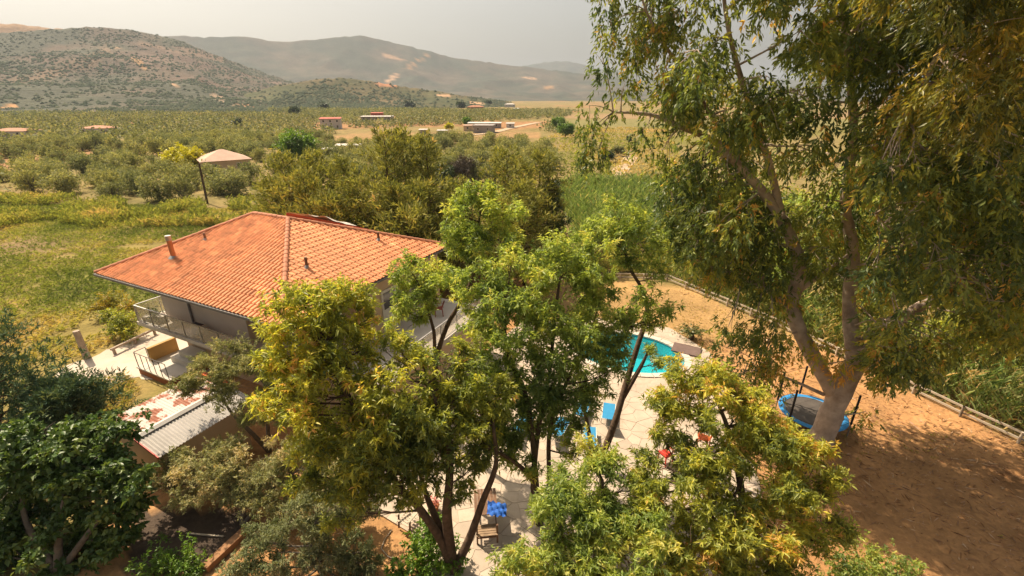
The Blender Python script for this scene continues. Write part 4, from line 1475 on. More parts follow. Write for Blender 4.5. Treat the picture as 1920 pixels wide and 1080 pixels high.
# multi-stemmed yellow-green tree, bottom centre
b = np.array(P(850, 1072))
tree('broadleaf_tree', 'yellow-green broadleaf tree fanning out from several dark stems', b,
     [[b] + W((838, 970, 11.0), (843, 890, 11.2), (838, 800, 11.6), (800, 720, 12.0)),
      [b] + W((825, 1010, 10.9), (780, 945, 11.0), (742, 905, 11.1), (700, 820, 11.4), (640, 720, 12.0), (600, 640, 12.4)),
      [b] + W((880, 1010, 11.1), (905, 940, 11.4), (930, 870, 11.8), (925, 800, 12.0)),
      [b] + W((820, 980, 11.2), (800, 930, 11.5), (785, 880, 11.8))],
     CL([(600, 580, 12.6, 62), (560, 615, 12.5, 62), (640, 605, 13, 52), (690, 650, 12.8, 38), (585, 670, 12.1, 72), (655, 690, 12, 72), (545, 715, 11.8, 48), (735, 700, 12, 66),
         (610, 750, 11.6, 70), (690, 770, 11.5, 72), (790, 760, 12, 62), (845, 705, 12.6, 52), (775, 830, 11.6, 58), (670, 840, 11.2, 60), (720, 880, 11.0, 50), (860, 790, 12, 46), (820, 860, 11.4, 38), (560, 775, 11.6, 40), (640, 555, 13.0, 40), (735, 640, 12.6, 26), (640, 900, 11.0, 44), (800, 900, 11.2, 34), (880, 850, 11.8, 34), (520, 670, 12, 34), (870, 930, 11.3, 26), (740, 820, 11.4, 50), (790, 672, 12.8, 36), (830, 760, 12.4, 44), (900, 770, 12.8, 40), (905, 830, 12.2, 34), (500, 760, 11.8, 34), (590, 830, 11.3, 44), (690, 930, 10.9, 36), (760, 750, 12.2, 50), (560, 555, 12.9, 36), (700, 590, 13.2, 22), (830, 820, 11.6, 44), (770, 890, 11.2, 36), (880, 880, 11.7, 30), (860, 740, 12.4, 40), (930, 720, 13.0, 40), (870, 655, 13.2, 30), (640, 960, 10.9, 34), (580, 890, 11.2, 36), (760, 930, 11.0, 26), (920, 780, 12.4, 36)]),
     M['leaf_yellow'], M['bark'], sub=10, r0=0.2, per_m2=11, lump=0.42, per_tip=11, L=0.20, W=0.056, bias=[0.1, 0.12, 0.08, 0.1, 0.14, 0.1, 0.16, 0.05, 0.08, 0.02, -0.12, -0.16, -0.18, -0.05, -0.12, -0.2, -0.22, 0.12, 0.08, 0.0, -0.15, -0.2, -0.2, 0.15, -0.2, -0.1, 0.0, -0.1, -0.15, -0.15, 0.15, 0.0, -0.1, 0.0, 0.05, 0.1, -0.1, -0.1, -0.1, -0.05, 0.0, 0.0, -0.1, 0.0, -0.1, -0.1])
# central tall green tree
b = np.array(P(1012, 985))
tree('broadleaf_tree', 'tall dense green tree in the middle in front of the pool', b,
     [[b] + W((1005, 940, 13.0), (1000, 900, 13.2), (1010, 800, 13.8), (1030, 700, 14.6), (1040, 600, 15.2), (1050, 520, 15.6)),
      [np.array(P(1032, 945))] + W((1030, 900, 13.9), (1032, 800, 14.2), (1070, 700, 14.8), (1110, 620, 15.4)),
      [b] + W((1000, 905, 13.0), (955, 860, 12.8), (900, 835, 12.6)),
      [b] + W((990, 760, 13.8), (950, 660, 14.6), (950, 560, 15.2))],
     CL([(960, 485, 16, 48), (1010, 500, 15.6, 58), (1065, 520, 15.6, 52), (930, 555, 15.2, 52), (990, 580, 15.2, 66), (1055, 600, 15, 64), (1120, 585, 15.6, 52), (1180, 600, 15.8, 42), (1225, 605, 16, 26), (945, 645, 14.6, 60), (1030, 675, 14.6, 66),
         (1105, 665, 15, 52), (965, 730, 14.2, 52), (1050, 745, 14.2, 48), (925, 790, 13.6, 46), (1000, 800, 13.6, 34), (1075, 790, 14.6, 26), (905, 610, 15, 40), (1135, 540, 15.8, 34), (1150, 640, 15.4, 34), (1090, 730, 15, 36), (1040, 800, 14.4, 36), (960, 850, 13.4, 34), (900, 700, 14.2, 44), (985, 870, 13.2, 26), (1075, 850, 13.8, 22), (1215, 560, 16.2, 30), (880, 740, 13.6, 40), (1120, 720, 15.2, 32), (1150, 690, 15.6, 24), (930, 830, 13.4, 40), (1010, 750, 14, 50), (1100, 480, 16.4, 40), (900, 520, 15.8, 34), (1250, 585, 16.4, 22)]),
     M['leaf_green'], M['bark'], sub=10, r0=0.15, per_m2=11, lump=0.42, per_tip=11, L=0.20, W=0.052, bias=[0.12, 0.12, 0.05, 0.05, 0.05, 0.08, 0.05, 0.05, 0, -0.05, -0.05, -0.1, -0.15, -0.15, -0.2, -0.15, -0.2, 0.05, 0.05, 0.0, -0.2, -0.2, -0.15, -0.05, -0.1, -0.1, 0.1, -0.1, -0.15, -0.1, -0.15, -0.1, 0.1, 0.1, 0.0])
# slim tree in front of the terrace
b = np.array(P(812, 790))
tree('broadleaf_tree', 'slim leaning tree in front of the white terrace with a high crown', b,
     [[b] + W((818, 680, 17.4), (838, 612, 17.6), (862, 570, 17.8), (888, 515, 18), (895, 440, 18.1), (903, 380, 18.1)),
      [b] + W((815, 650, 17.3), (808, 600, 17.3), (790, 545, 17.3))],
     CL([(905, 368, 18.2, 36), (870, 405, 18, 40), (935, 402, 18.2, 40), (900, 440, 18, 48), (848, 448, 18, 36), (948, 445, 18, 32), (880, 485, 18, 32), (790, 522, 17.5, 46), (772, 560, 17.2, 38), (820, 556, 17.3, 42), (775, 592, 17.2, 36), (850, 515, 17.6, 28), (765, 500, 17.4, 24)]),
     M['leaf_green'], M['bark'], sub=9, r0=0.13, per_m2=13, lump=0.35, per_tip=11, L=0.20, W=0.05, bias=[0.15, 0.05, 0.05, -0.05, 0, 0, -0.2, 0.1, 0.1, 0.02, 0.05, -0.05, 0.1])
# forked tree by the pool
b = np.array(P(1116, 885))
tree('broadleaf_tree', 'dark forked tree standing in front of the pool and the loungers', b,
     [[b] + W((1150, 800, 16.0), (1175, 715, 16.8), (1195, 650, 17.3), (1213, 590, 17.7), (1205, 545, 17.9), (1180, 500, 18), (1165, 440, 18.2)),
      [b] + W((1105, 815, 16.0), (1092, 750, 16.3), (1082, 680, 16.6)),
      W((1165, 750, 16.5), (1200, 690, 16.9), (1215, 660, 17.0))],
     CL([(1160, 408, 18.3, 36), (1120, 430, 18, 34), (1198, 425, 18.2, 34), (1150, 458, 18, 40), (1100, 470, 18, 28), (1222, 465, 18, 28), (1185, 492, 17.9, 28), (1110, 510, 17.9, 24), (1235, 510, 17.8, 20), (1092, 705, 16.4, 26), (1232, 682, 17.2, 13), (1218, 656, 17.0, 15)]),
     M['leaf_green'], M['bark'], sub=9, r0=0.16, per_m2=12, lump=0.4, per_tip=10, L=0.20, W=0.05, bias=[0.0, 0.08, 0.02, -0.08, 0.0, 0.08, -0.15, -0.1, 0.05, -0.2, -0.1, -0.1])
# near tree, bottom middle
b = np.array(P(1122, 1072))
tree('broadleaf_tree', 'bright green tree close below the camera at the bottom centre', b,
     [[b] + W((1118, 1030, 10.9), (1128, 970, 10.5), (1130, 900, 10.4)), [b] + W((1080, 1020, 10.2), (1040, 1000, 9.4))],
     CL([(1125, 885, 10.6, 52), (1165, 920, 10.5, 58), (1085, 930, 10.2, 55), (1130, 975, 9.8, 66), (1055, 985, 9.3, 60), (1205, 985, 9.7, 62), (1010, 1035, 8.8, 58), (1090, 1045, 8.8, 66), (1180, 1055, 8.8, 68), (955, 1060, 8.6, 36), (1060, 1100, 8.2, 60), (1170, 1120, 8.2, 60)]),
     M['leaf_green'], M['bark'], sub=9, r0=0.14, per_m2=20, lump=0.42, per_tip=11, L=0.17, W=0.046, bias=[0.1, 0.1, 0.05, 0.1, 0.1, 0.12, 0.15, 0.12, 0.15, 0.15, 0.15, 0.15])
# big near tree, bottom right of centre
b = np.array(P(1392, 1062))
tree('broadleaf_tree', 'wide golden-green tree close below the camera left of the shaded earth', b,
     [[b] + W((1395, 1000, 10.8), (1390, 920, 10.8), (1370, 820, 11.4), (1340, 740, 12)), [b] + W((1430, 960, 10.6), (1480, 900, 10.8)), [b] + W((1340, 980, 10.2), (1290, 900, 10.6))],
     CL([(1275, 712, 12.2, 46), (1335, 720, 12.1, 50), (1395, 745, 12, 46), (1300, 770, 11.7, 54), (1375, 790, 11.6, 54), (1425, 835, 11.2, 58), (1500, 850, 11, 46), (1532, 895, 10.9, 44), (1340, 848, 11, 56), (1450, 900, 10.7, 66), (1290, 890, 10.7, 44),
         (1375, 930, 10.2, 68), (1500, 955, 10.2, 58), (1300, 970, 9.8, 64), (1420, 1005, 9.7, 70), (1530, 1015, 9.7, 50), (1255, 1050, 9.2, 66), (1350, 1060, 9.2, 66), (1470, 1070, 9.2, 60), (1250, 1120, 8.6, 60), (1400, 1130, 8.6, 70), (1255, 760, 12, 36), (1230, 900, 10.6, 36), (1215, 930, 10.2, 34), (1560, 930, 10.6, 30), (1560, 980, 10.2, 34), (1240, 960, 10, 40), (1455, 800, 11.6, 30), (1480, 815, 11.5, 34), (1535, 845, 11.2, 32), (1425, 770, 11.9, 30), (1290, 830, 11.2, 46), (1235, 805, 11.5, 24), (1225, 855, 11, 24)]),
     M['leaf_yellow'], M['bark'], sub=9, r0=0.17, per_m2=18, lump=0.42, per_tip=11, L=0.185, W=0.046, bias=[0.1, 0.12, 0.1, 0.0, 0.08, 0.12, 0.14, 0.12, -0.02, 0.1, -0.05, 0.08, 0.02, 0.05, 0.05, 0.0, 0.05, 0.05, 0.0, 0.0, 0.05, 0.05, -0.05, -0.05, 0.1, 0.05, 0.0, 0.1, 0.1, 0.1, 0.1, -0.05, 0.0, 0.0])
# fig tree, bottom left corner
b = np.array(P(110, 1076))
tree('fig_tree', 'broad dark fig tree with big leaves in the bottom left corner', b,
     [[b] + W((110, 1000, 11.4), (120, 930, 11.8)), [b] + W((180, 980, 11.6), (220, 920, 12.2)), [b] + W((50, 980, 11.5), (40, 900, 12))],
     CL([(55, 835, 12.8, 56), (125, 828, 13, 58), (195, 850, 13, 54), (248, 888, 12.7, 42), (35, 895, 12.2, 66), (115, 895, 12.2, 66), (195, 922, 12.2, 62), (250, 945, 12.3, 36), (55, 975, 11.7, 66), (145, 990, 11.6, 64), (25, 1045, 11.2, 66), (215, 1005, 11.7, 46), (110, 1060, 11.2, 60), (-40, 870, 12.4, 60), (-50, 980, 11.8, 70)]),
     M['leaf_fig'], M['bark_grey'], r0=0.16, sub=10, per_m2=13, lump=0.42, per_tip=7, L=0.20, W=0.13, spread=0.9, droop=0.3, twigs=6)
# olives beside the shed
b = np.array(P(505, 846))
tree('olive_tree', 'grey-green olive tree leaning over the white shed roof', b,
     [[b] + W((470, 810, 16.4), (435, 775, 16.2), (410, 735, 16.1)), [b] + W((500, 770, 16.2), (495, 720, 16.3))],
     CL([(398, 690, 16, 42), (450, 668, 16.3, 42), (500, 688, 16.4, 42), (375, 728, 16, 36), (440, 725, 15.9, 46), (500, 745, 15.9, 42), (548, 770, 15.8, 30), (350, 715, 16.1, 22), (475, 785, 15.7, 26), (540, 700, 16.2, 30)]),
     M['leaf_olive'], M['bark_grey'], sub=9, r0=0.12, per_m2=28, lump=0.4, per_tip=12, L=0.13, W=0.034, droop=0.1, twig_r=0.008)
b = np.array(P(455, 985))
tree('olive_tree', 'pale olive tree spreading below the shed over the dark yard', b,
     [[b] + W((450, 940, 13.3), (420, 900, 13.5)), [b] + W((500, 930, 13.3), (560, 880, 13.4))],
     CL([(310, 905, 13.6, 34), (365, 882, 13.7, 44), (430, 862, 13.9, 44), (430, 905, 13.5, 50), (500, 895, 13.5, 50), (370, 925, 13.3, 36), (560, 880, 13.5, 46), (612, 868, 13.4, 36), (590, 832, 13.8, 32), (520, 850, 13.8, 34), (470, 930, 13.2, 40), (540, 940, 13, 44), (610, 920, 13, 40), (650, 890, 13, 34)]),
     M['leaf_olive'], M['bark_grey'], sub=11, r0=0.11, per_m2=26, lump=0.4, per_tip=12, L=0.125, W=0.034, droop=0.1, twig_r=0.008, bias=[0.2] * 14)
b = np.array(P(600, 1070))
tree('olive_tree', 'small bushy olive tree at the bottom edge beside the orange earth', b,
     [[b] + W((600, 1030, 10.9), (590, 980, 11))],
     CL([(560, 978, 11.2, 46), (622, 995, 11.2, 50), (520, 1035, 10.8, 46), (598, 1045, 10.7, 54), (672, 1035, 10.9, 36), (640, 938, 11.5, 38), (560, 1090, 10.4, 50), (650, 1095, 10.4, 46), (700, 960, 11.4, 22), (480, 1010, 11, 36), (450, 1060, 10.6, 40)]),
     M['leaf_olive'], M['bark_grey'], sub=9, r0=0.09, per_m2=28, lump=0.4, per_tip=12, L=0.125, W=0.034, droop=0.1, twig_r=0.007, bias=[-0.05] * 11)


def bush(name, label, px, py, items, mat, per_m2=22, L=0.12, Wd=0.05, group=None, per_tip=9, lump=0.4, cat='bush', flat=0.85):
    b = np.array(P(px, py))
    cl = CL(items, flat)
    cl = [((c[0], c[1], max(c[2], r[2] * 0.6)), r) for c, r in cl]
    t = thing(name, label, cat, tuple(b), 0, group)
    st = MB()
    for c, r in cl:
        st.tube(bez(b, c, 0.05, 4) - b, [0.03, 0.025, 0.02, 0.01], 5, False)
    tag(st.build('stems', M['bark'], t), kind='stuff')
    pts, dirs, ids = clump_points(cl, per_m2, lump, 0.3)
    make_leaves('foliage', t, b, pts, dirs, ids, mat, per_tip=per_tip, L=L, W=Wd)
    return t


def gy(px, py):
    return P(px, py).y


bush('garden_bush', 'small round green bush at the bottom edge near the fig tree', 322, 1078, [(322, 1052, gy(322, 1070), 40), (290, 1066, gy(290, 1075), 30), (360, 1066, gy(360, 1075), 26)], M['leaf_bright'])
bush('garden_bush', 'low green bush at the bottom edge on the shaded earth', 1640, 1090, [(1640, 1052, gy(1640, 1085), 42), (1590, 1062, gy(1590, 1088), 36), (1690, 1072, gy(1690, 1095), 36), (1600, 1100, gy(1600, 1110), 40)], M['leaf_green'])
bush('garden_bush', 'leafy bush wrapped round the foot of the multi-stemmed tree', 805, 1065, [(812, 985, gy(812, 1050), 26), (800, 1020, gy(800, 1060), 34), (790, 1060, gy(790, 1075), 40), (840, 1050, gy(840, 1075), 30), (745, 1075, gy(745, 1085), 22)], M['leaf_bright'], L=0.13, Wd=0.07)
bush('garden_bush', 'scrubby bush between the driveway rail and the field', 232, 640, [(232, 600, gy(232, 632), 20), (240, 622, gy(240, 638), 18), (218, 612, gy(218, 635), 16), (205, 590, gy(205, 628), 14)], M['leaf_yellow'], L=0.16, Wd=0.07)
bush('garden_bush', 'dry scrubby bush in the grass below the house roof', 212, 600, [(205, 565, gy(205, 598), 20), (190, 575, gy(190, 595), 18), (240, 575, gy(240, 600), 16)], M['leaf_euc_gold'], L=0.16, Wd=0.07)

# ---- conifers
def conifer(name, label, base, h, rad, mat, bark, nb=46, tufts=7, per=9, L=0.42, Wd=0.10, lean=(0, 0), low=0.12, group=None, droop=0.0, shape=0.8, cat='tree', up=0.35):
    base = np.asarray(base, float)
    t = thing(name, label, cat, tuple(base), rng.uniform(0, 6.2) * 0, group)
    k = np.linspace(0, 1, 8)[:, None]
    ax = np.concatenate([k * lean[0] + np.sin(k * 3 + rng.uniform(0, 6)) * 0.012 * h, k * lean[1] + np.cos(k * 2.3) * 0.012 * h, k * h], 1)
    MB().tube(ax, list(np.linspace(0.018 * h + 0.03, 0.015, 8)), 7).build('trunk', bark, t, smooth=True)
    cs, ds = [], []
    br = MB()
    for i in range(nb):
        f = low + (1 - low) * (i + rng.random()) / nb
        f = min(f, 0.99)
        z = f * 7
        i0 = int(z)
        p0 = ax[i0] * (1 - z + i0) + ax[min(i0 + 1, 7)] * (z - i0)
        a = i * 2.4 + rng.uniform(-0.4, 0.4)
        ln = rad * ((1 - f) ** shape * 1.0 + 0.10) * rng.uniform(0.65, 1.2)
        d = np.array([math.cos(a), math.sin(a), up * rng.uniform(0.4, 1.6) + 0.5 * f])
        p1 = p0 + d * ln + np.array([0, 0, -droop * ln])
        pts = bez(p0, p1, 0.06, 5)
        br.tube(pts, list(np.linspace(0.010 * h * (1 - f) + 0.012, 0.006, 5)), 4, False)
        nt_ = max(2, int(tufts * (0.4 + ln / rad)))
        s = np.sort(rng.uniform(0.25, 1.05, nt_))[:, None]
        c = p0 + (p1 - p0) * s + rng.normal(0, 0.10 * ln + 0.04, (nt_, 3))
        cs.append(c)
        ds.append(np.tile(unit(p1 - p0), (nt_, 1)))
    tag(br.build('branches', bark, t), kind='stuff')
    cs, ds = np.concatenate(cs), np.concatenate(ds)
    n = len(cs)
    c = np.repeat(cs, per, 0) + rng.normal(0, L * 0.28, (n * per, 3))
    d = unit(np.repeat(ds, per, 0) * 0.5 + UP * 0.45 + rand_dirs(n * per) * 0.75)
    tt = np.clip(np.repeat(rng.normal(0.48, 0.2, n), per) + rng.normal(0, 0.1, n * per), 0, 1)
    v, f, ta = leaf_arrays(c, d, L * rng.uniform(0.6, 1.3, n * per), Wd, tt, 0.05, flat=0.8)
    link('crown', mesh_np('crown', v, f, mat, {'tint': ('FLOAT', ta)}), t)
    return t


pines = [(528, 296, 43), (590, 292, 41), (640, 305, 40), (712, 256, 40), (752, 250, 42), (800, 262, 43), (560, 330, 36), (670, 345, 36), (735, 350, 35), (800, 350, 37), (855, 345, 40), (958, 292, 42), (1012, 290, 44), (985, 350, 37), (505, 345, 41), (620, 375, 34), (765, 400, 33), (935, 380, 35)]
where = ['at the left end of the row', 'behind the roof ridge end', 'above the white tarp', 'with the tall thin top, left of two', 'with the tallest thin top', 'right of the tallest tops', 'close behind the ridge', 'above the red canopy', 'low in front of the tall tops',
         'close behind the hip end', 'beside the high slim crown', 'with a thin top, left of the reeds', 'with a thin top nearest the reeds', 'below the thin tops near the reeds', 'at the outer left edge by the meadow', 'short one behind the tarp', 'short yellowish one behind the hip', 'dark one behind the slim crown']
for (px, py, yy), w_ in zip(pines, where):
    tp_ = PY(px, py, yy)
    conifer('pine_tree', 'olive-green pine behind the house, ' + w_, (tp_.x, yy, 0), tp_.z, 3.5 + rng.uniform(-0.4, 0.7), M['needle'], M['bark'], shape=0.62, up=0.22, nb=60, tufts=10, per=8, L=0.48, Wd=0.11, lean=(rng.uniform(-0.4, 0.4), 0), group='pines behind the house')
# blue-green conifer at the left edge
for (px, py, tx, ty, lab) in ((15, 838, 30, 632, 'blue-green conifer with reaching boughs at the left edge'), (150, 838, 175, 735, 'smaller blue-green conifer beside the rusty shed roof')):
    bb = P(px, py)
    tp_ = PY(tx, ty, bb.y)
    conifer('conifer_tree', lab, tuple(bb), tp_.z, 3.4 if tx < 100 else 2.3, M['needle_blue'], M['bark'], nb=60, tufts=16, per=16, L=0.26, Wd=0.055, low=0.08, shape=0.5, up=0.25)
conifer('cypress_tree', 'dark cypress between the pines and the reed bed', (PY(1035, 345, 45).x, 45, 0), PY(1035, 345, 45).z, 1.9, M['leaf_dark'], M['bark'], nb=60, tufts=9, per=10, L=0.4, Wd=0.1, shape=0.5)

# ---- the great eucalyptus
eb = np.array([14.0, 16.9, 0.0])
et = thing('eucalyptus_tree', 'huge eucalyptus with pale peeling limbs and hanging leaves filling the right', 'tree', tuple(eb))
e_st = [
    ([eb, (14.2, 17.0, 1.6), (14.6, 17.3, 3.2), (15.2, 17.6, 4.6)], 0.52, 0.40, 'trunk'),
    ([(14.4, 17.2, 2.6)] + W((1490, 600, 18.6), (1492, 540, 19), (1500, 500, 19.1)) + [np.array(PY(1480, 440, 19.4))] + W((1440, 372, 19.7), (1385, 310, 20), (1340, 265, 20.2), (1275, 238, 20.5), (1220, 215, 20.7), (1150, 210, 20.9)), 0.34, 0.05, 'limb'),
    ([(15.1, 17.5, 4.3)] + W((1640, 622, 18.0), (1700, 590, 18.0), (1765, 545, 18.0), (1830, 470, 18.0), (1900, 380, 17.8)), 0.30, 0.09, 'limb'),
    ([(15.0, 17.5, 4.2)] + W((1592, 570, 18.6), (1600, 480, 18.8), (1585, 380, 19), (1600, 250, 19), (1590, 100, 19), (1570, -80, 19)), 0.32, 0.08, 'limb'),
    (W((1490, 585, 18.7), (1440, 545, 18.9), (1375, 515, 19.2), (1300, 485, 19.6)), 0.16, 0.04, 'limb'),
    (W((1500, 545, 19), (1560, 500, 18.6), (1600, 470, 18.3)), 0.10, 0.04, 'limb'),
    (W((1470, 425, 19.5), (1440, 300, 19.8), (1390, 150, 20), (1360, 20, 20), (1350, -150, 20)), 0.17, 0.04, 'limb'),
    (W((1385, 310, 20), (1300, 160, 20.4), (1230, 60, 20.6), (1190, -40, 20.6)), 0.10, 0.03, 'limb'),
    (W((1590, 380, 19), (1680, 250, 17.5), (1760, 100, 16.5), (1830, -60, 16)), 0.16, 0.05, 'limb'),
    (W((1765, 545, 18), (1720, 480, 17.5), (1640, 400, 17.3)), 0.08, 0.03, 'limb'),
    (W((1545, 740, 17.4), (1490, 715, 17.6), (1440, 695, 17.8)), 0.09, 0.03, 'limb'),
]
nodes, nrad = [], []
for pts, r0, r1, nm in e_st:
    ln = smooth_line(pts, 5)
    rr = np.linspace(r0, r1, len(ln)) * (1 + 0.05 * rng.normal(size=len(ln)))
    MB().tube(ln - eb, list(rr), 12).build(nm, M['bark_euc'], et, smooth=True)
    nodes.append(ln)
    nrad.append(rr)
nodes, nrad = np.concatenate(nodes), np.concatenate(nrad)
poly = [(1150, -250), (1140, 60), (1190, 180), (1270, 220), (1270, 400), (1300, 470), (1400, 520), (1480, 480), (1560, 560), (1640, 640), (1720, 660), (1800, 600), (1960, 560), (2250, 600), (2250, -350), (1500, -420)]
ec, gc = [], []
BAND = [(16.0, 18.8), (19.5, 17.6), (24.5, 16.0), (25.5, 20.5), (18.0, 24.5)]
GAPS = [(16.7, 13.9, 1.0), (17.1, 12.2, 0.9), (20.4, 15.3, 0.8), (16.6, 16.7, 0.5), (18.6, 14.4, 0.6), (21.5, 13.0, 0.9), (19.2, 12.2, 0.8), (22.5, 15.0, 0.7), (15.2, 14.6, 0.6), (18.4, 16.4, 0.5), (19.5, 10.6, 0.8), (15.4, 12.3, 0.7)]


def sun_gap(px, py, yy):
    """False where a bough would close one of the openings the sun shines through"""
    c = PY(px, py, yy)
    k = max(c.z, 0) / sun_dir.z
    gx_, gy2 = c.x - sun_dir.x * k, c.y - sun_dir.y * k
    if in_poly([gx_], [gy2], BAND)[0]:
        return False
    if px < 1300 or rng.random() < 0.12:
        return True
    return all(math.hypot(gx_ - a, gy2 - b) > r + 0.6 for a, b, r in GAPS)


while len(ec) < 380:
    px, py = rng.uniform(1130, 2040), rng.uniform(-260, 680)
    if not in_poly([px], [py], poly)[0]:
        continue
    if (abs(px - 1375) < 26 and 20 < py < 170):
        continue
    yy = rng.uniform(16, 21.5)
    if px < 1300:
        yy = rng.uniform(19.5, 22)
    if seg_dist([px], [py], [(1490, 600), (1498, 510), (1480, 440), (1440, 372), (1385, 310), (1300, 245)])[0] < 30:
        yy = rng.uniform(20.6, 22.2)
    elif seg_dist([px], [py], [(1600, 640), (1700, 590), (1770, 540)])[0] < 34:
        yy = rng.uniform(19.0, 21.5)
    if not sun_gap(px, py, yy):
        continue
    ec.append((px, py, yy, rng.uniform(30, 58) * (0.8 if px < 1300 else 1)))
ec += [(1104, 218, 20.6, 26), (1112, 262, 20.6, 32), (1098, 290, 20.6, 22), (1120, 300, 20.6, 24), (1128, 130, 20.6, 28), (1142, 62, 20.6, 28), (1165, 185, 20.5, 26), (1212, 255, 20.4, 28), (1240, 300, 20.3, 22), (1135, 20, 20.7, 24), (1155, -20, 20.6, 30), (1190, 110, 20.6, 34),
       (1400, 640, 18, 34), (1440, 670, 17.8, 34), (1390, 690, 17.6, 28), (1480, 640, 18, 30), (1620, 780, 17.5, 22), (1640, 690, 16.6, 40), (1580, 690, 16.6, 34), (1690, 670, 16.4, 40), (1540, 660, 17.2, 30), (1300, 350, 20.2, 45), (1280, 430, 20, 40), (1340, 420, 20, 45), (1390, 470, 19.6, 38), (1330, 520, 19.4, 24), (1255, 380, 20, 30), (1310, 300, 20.4, 45), (1360, 360, 20.8, 45), (1410, 420, 20.8, 42), (1440, 470, 20.6, 38), (1300, 470, 20, 30), (1540, 400, 18.4, 45), (1560, 330, 18.2, 45), (1530, 480, 18.2, 40), (1640, 520, 17.6, 45), (1700, 480, 17.2, 50), (1760, 430, 17, 50)]
hang_n = len(ec)
for _ in range(80):
    px, py = rng.uniform(1255, 1500), rng.uniform(120, 470)
    yy = rng.uniform(20.3, 22.5)
    if sun_gap(px, py, yy):
        ec.append((px, py, yy, rng.uniform(36, 56)))
for _ in range(75):
    px, py = rng.uniform(1630, 1980), rng.uniform(300, 640)
    yy = rng.uniform(13.2, 16.2)
    if sun_gap(px, py, yy):
        ec.append((px, py, yy, rng.uniform(38, 60)))
for _ in range(42):
    px, py = rng.uniform(1262, 1470), rng.uniform(370, 580)
    if py < 490 + (px - 1262) * 0.38:
        ec.append((px, py, rng.uniform(18.2, 20.4), rng.uniform(26, 42)))
for _ in range(14):
    ec.append((rng.uniform(1345, 1470), rng.uniform(600, 720), rng.uniform(16.6, 17.8), rng.uniform(20, 34)))
for _ in range(16):
    ec.append((rng.uniform(1640, 1800), rng.uniform(610, 710), rng.uniform(14.6, 16.0), rng.uniform(26, 44)))
while len(gc) < 40:
    px, py = rng.uniform(1660, 2060), rng.uniform(-200, 330)
    if py > 330 - (1900 - px) * 1.1 and px < 1900:
        continue
    yy = rng.uniform(11.5, 14.5)
    if not sun_gap(px, py, yy):
        continue
    gc.append((px, py, yy, rng.uniform(45, 75)))


def euc_crown(name, items, mat, per_m2, L, Wd):
    cl = []
    for px, py, y, rp in items:
        c = np.array(PY(px, py, y))
        r = rp * (y / ray(px, py).y) / FPX
        cl.append((c, (r, r, r * (1.5 if px < 1260 else 0.95))))
    tw = MB()
    for c, r in cl:
        dd = np.linalg.norm(nodes - c, axis=1)
        k = int(np.argmin(dd))
        ln = bez(nodes[k], c + np.array([0, 0, r[2] * 0.5]), -0.06, 6)
        a = min(nrad[k] * 0.7, 0.05)
        tw.tube(ln - eb, list(np.linspace(a, 0.012, 6)), 5, False)
        for _ in range(3):
            e = c + rand_dirs(1)[0] * np.array(r) * 0.8
            tw.tube(bez(ln[3 + rng.integers(0, 3)], e, -0.05, 4) - eb, [0.014, 0.012, 0.009, 0.005], 4, False)
    tag(tw.build('twigs', M['bark_euc'], et), kind='stuff')
    pts, dirs, ids = clump_points(cl, per_m2, 0.45, 0.25)
    n = len(pts)
    per = 9
    # each tip is a hanging spray: leaves strung down a drooping thread
    c = np.repeat(pts, per, 0)
    s = np.tile(np.linspace(0, 1, per), n)[:, None]
    dirh = unit(dirs * np.array([1, 1, 0.2]) + rand_dirs(n) * 0.4)
    c = c + np.repeat(dirh, per, 0) * s * L * 0.7 - UP * (s ** 1.3) * L * np.repeat(np.where(ids % 7 == 0, 2.2, rng.uniform(0.6, 1.7, n)), per)[:, None] + rng.normal(0, L * 0.12, c.shape)
    d = unit(-UP * 0.75 + np.repeat(dirh, per, 0) * 0.45 + rand_dirs(n * per) * 0.65)
    ct = rng.normal(0, 0.17, len(cl))
    tt = np.clip(np.repeat(rng.normal(0.46, 0.2, n) + ct[ids] + 0.2 * vnoise(pts[:, 0] * 0.8, pts[:, 2] * 0.8 + pts[:, 1] * 0.5), per) + rng.normal(0, 0.1, n * per), 0, 1)
    LL = L * rng.uniform(0.65, 1.25, n * per)
    v, f, ta = leaf_arrays(c, d, LL, Wd, tt, 0.0, 0.15)
    o = link(name, mesh_np(name, v - eb, f, mat, {'tint': ('FLOAT', ta)}), et)
    return o


euc_crown('crown', ec, M['leaf_euc'], 5.0, 0.23, 0.073)
euc_crown('golden_crown', gc, M['leaf_euc_gold'], 11, 0.21, 0.05)['label'] = 'golden sunlit foliage of the nearer eucalyptus limb'

# trees and thicket beyond the fence on the right
back = [(1330, 330, 48, 4.2, 'leaf_euc', 'tall loose tree beyond the reeds seen through the left boughs'), (1450, 340, 50, 4.6, 'leaf_euc', 'tall loose tree beyond the fence seen through the forked limbs'), (1590, 330, 48, 4.6, 'leaf_green', 'tall shaded tree beyond the fence behind the middle limb'), (1290, 400, 44, 3.2, 'leaf_euc', 'yellow-green tree behind the fence, left of the eucalyptus limbs'), (1350, 430, 40, 2.8, 'leaf_euc', 'yellow-green tree behind the fence in the gap below the pale limb'), (1430, 440, 44, 3.2, 'leaf_green', 'green tree behind the fence seen under the leaning limb'),
        (1560, 470, 42, 3.4, 'leaf_euc', 'green tree beyond the fence behind the eucalyptus fork'), (1690, 500, 36, 3.0, 'leaf_yellow', 'sunlit yellow tree beyond the fence behind the right limb'), (1850, 560, 30, 2.6, 'leaf_euc_gold', 'golden bushy tree beyond the fence at the right edge'),
        (1800, 470, 42, 3.6, 'leaf_euc', 'tall shaded tree beyond the fence at far right'), (1920, 640, 27, 2.2, 'leaf_yellow', 'bright yellow-green tree over the fence at the right edge')]
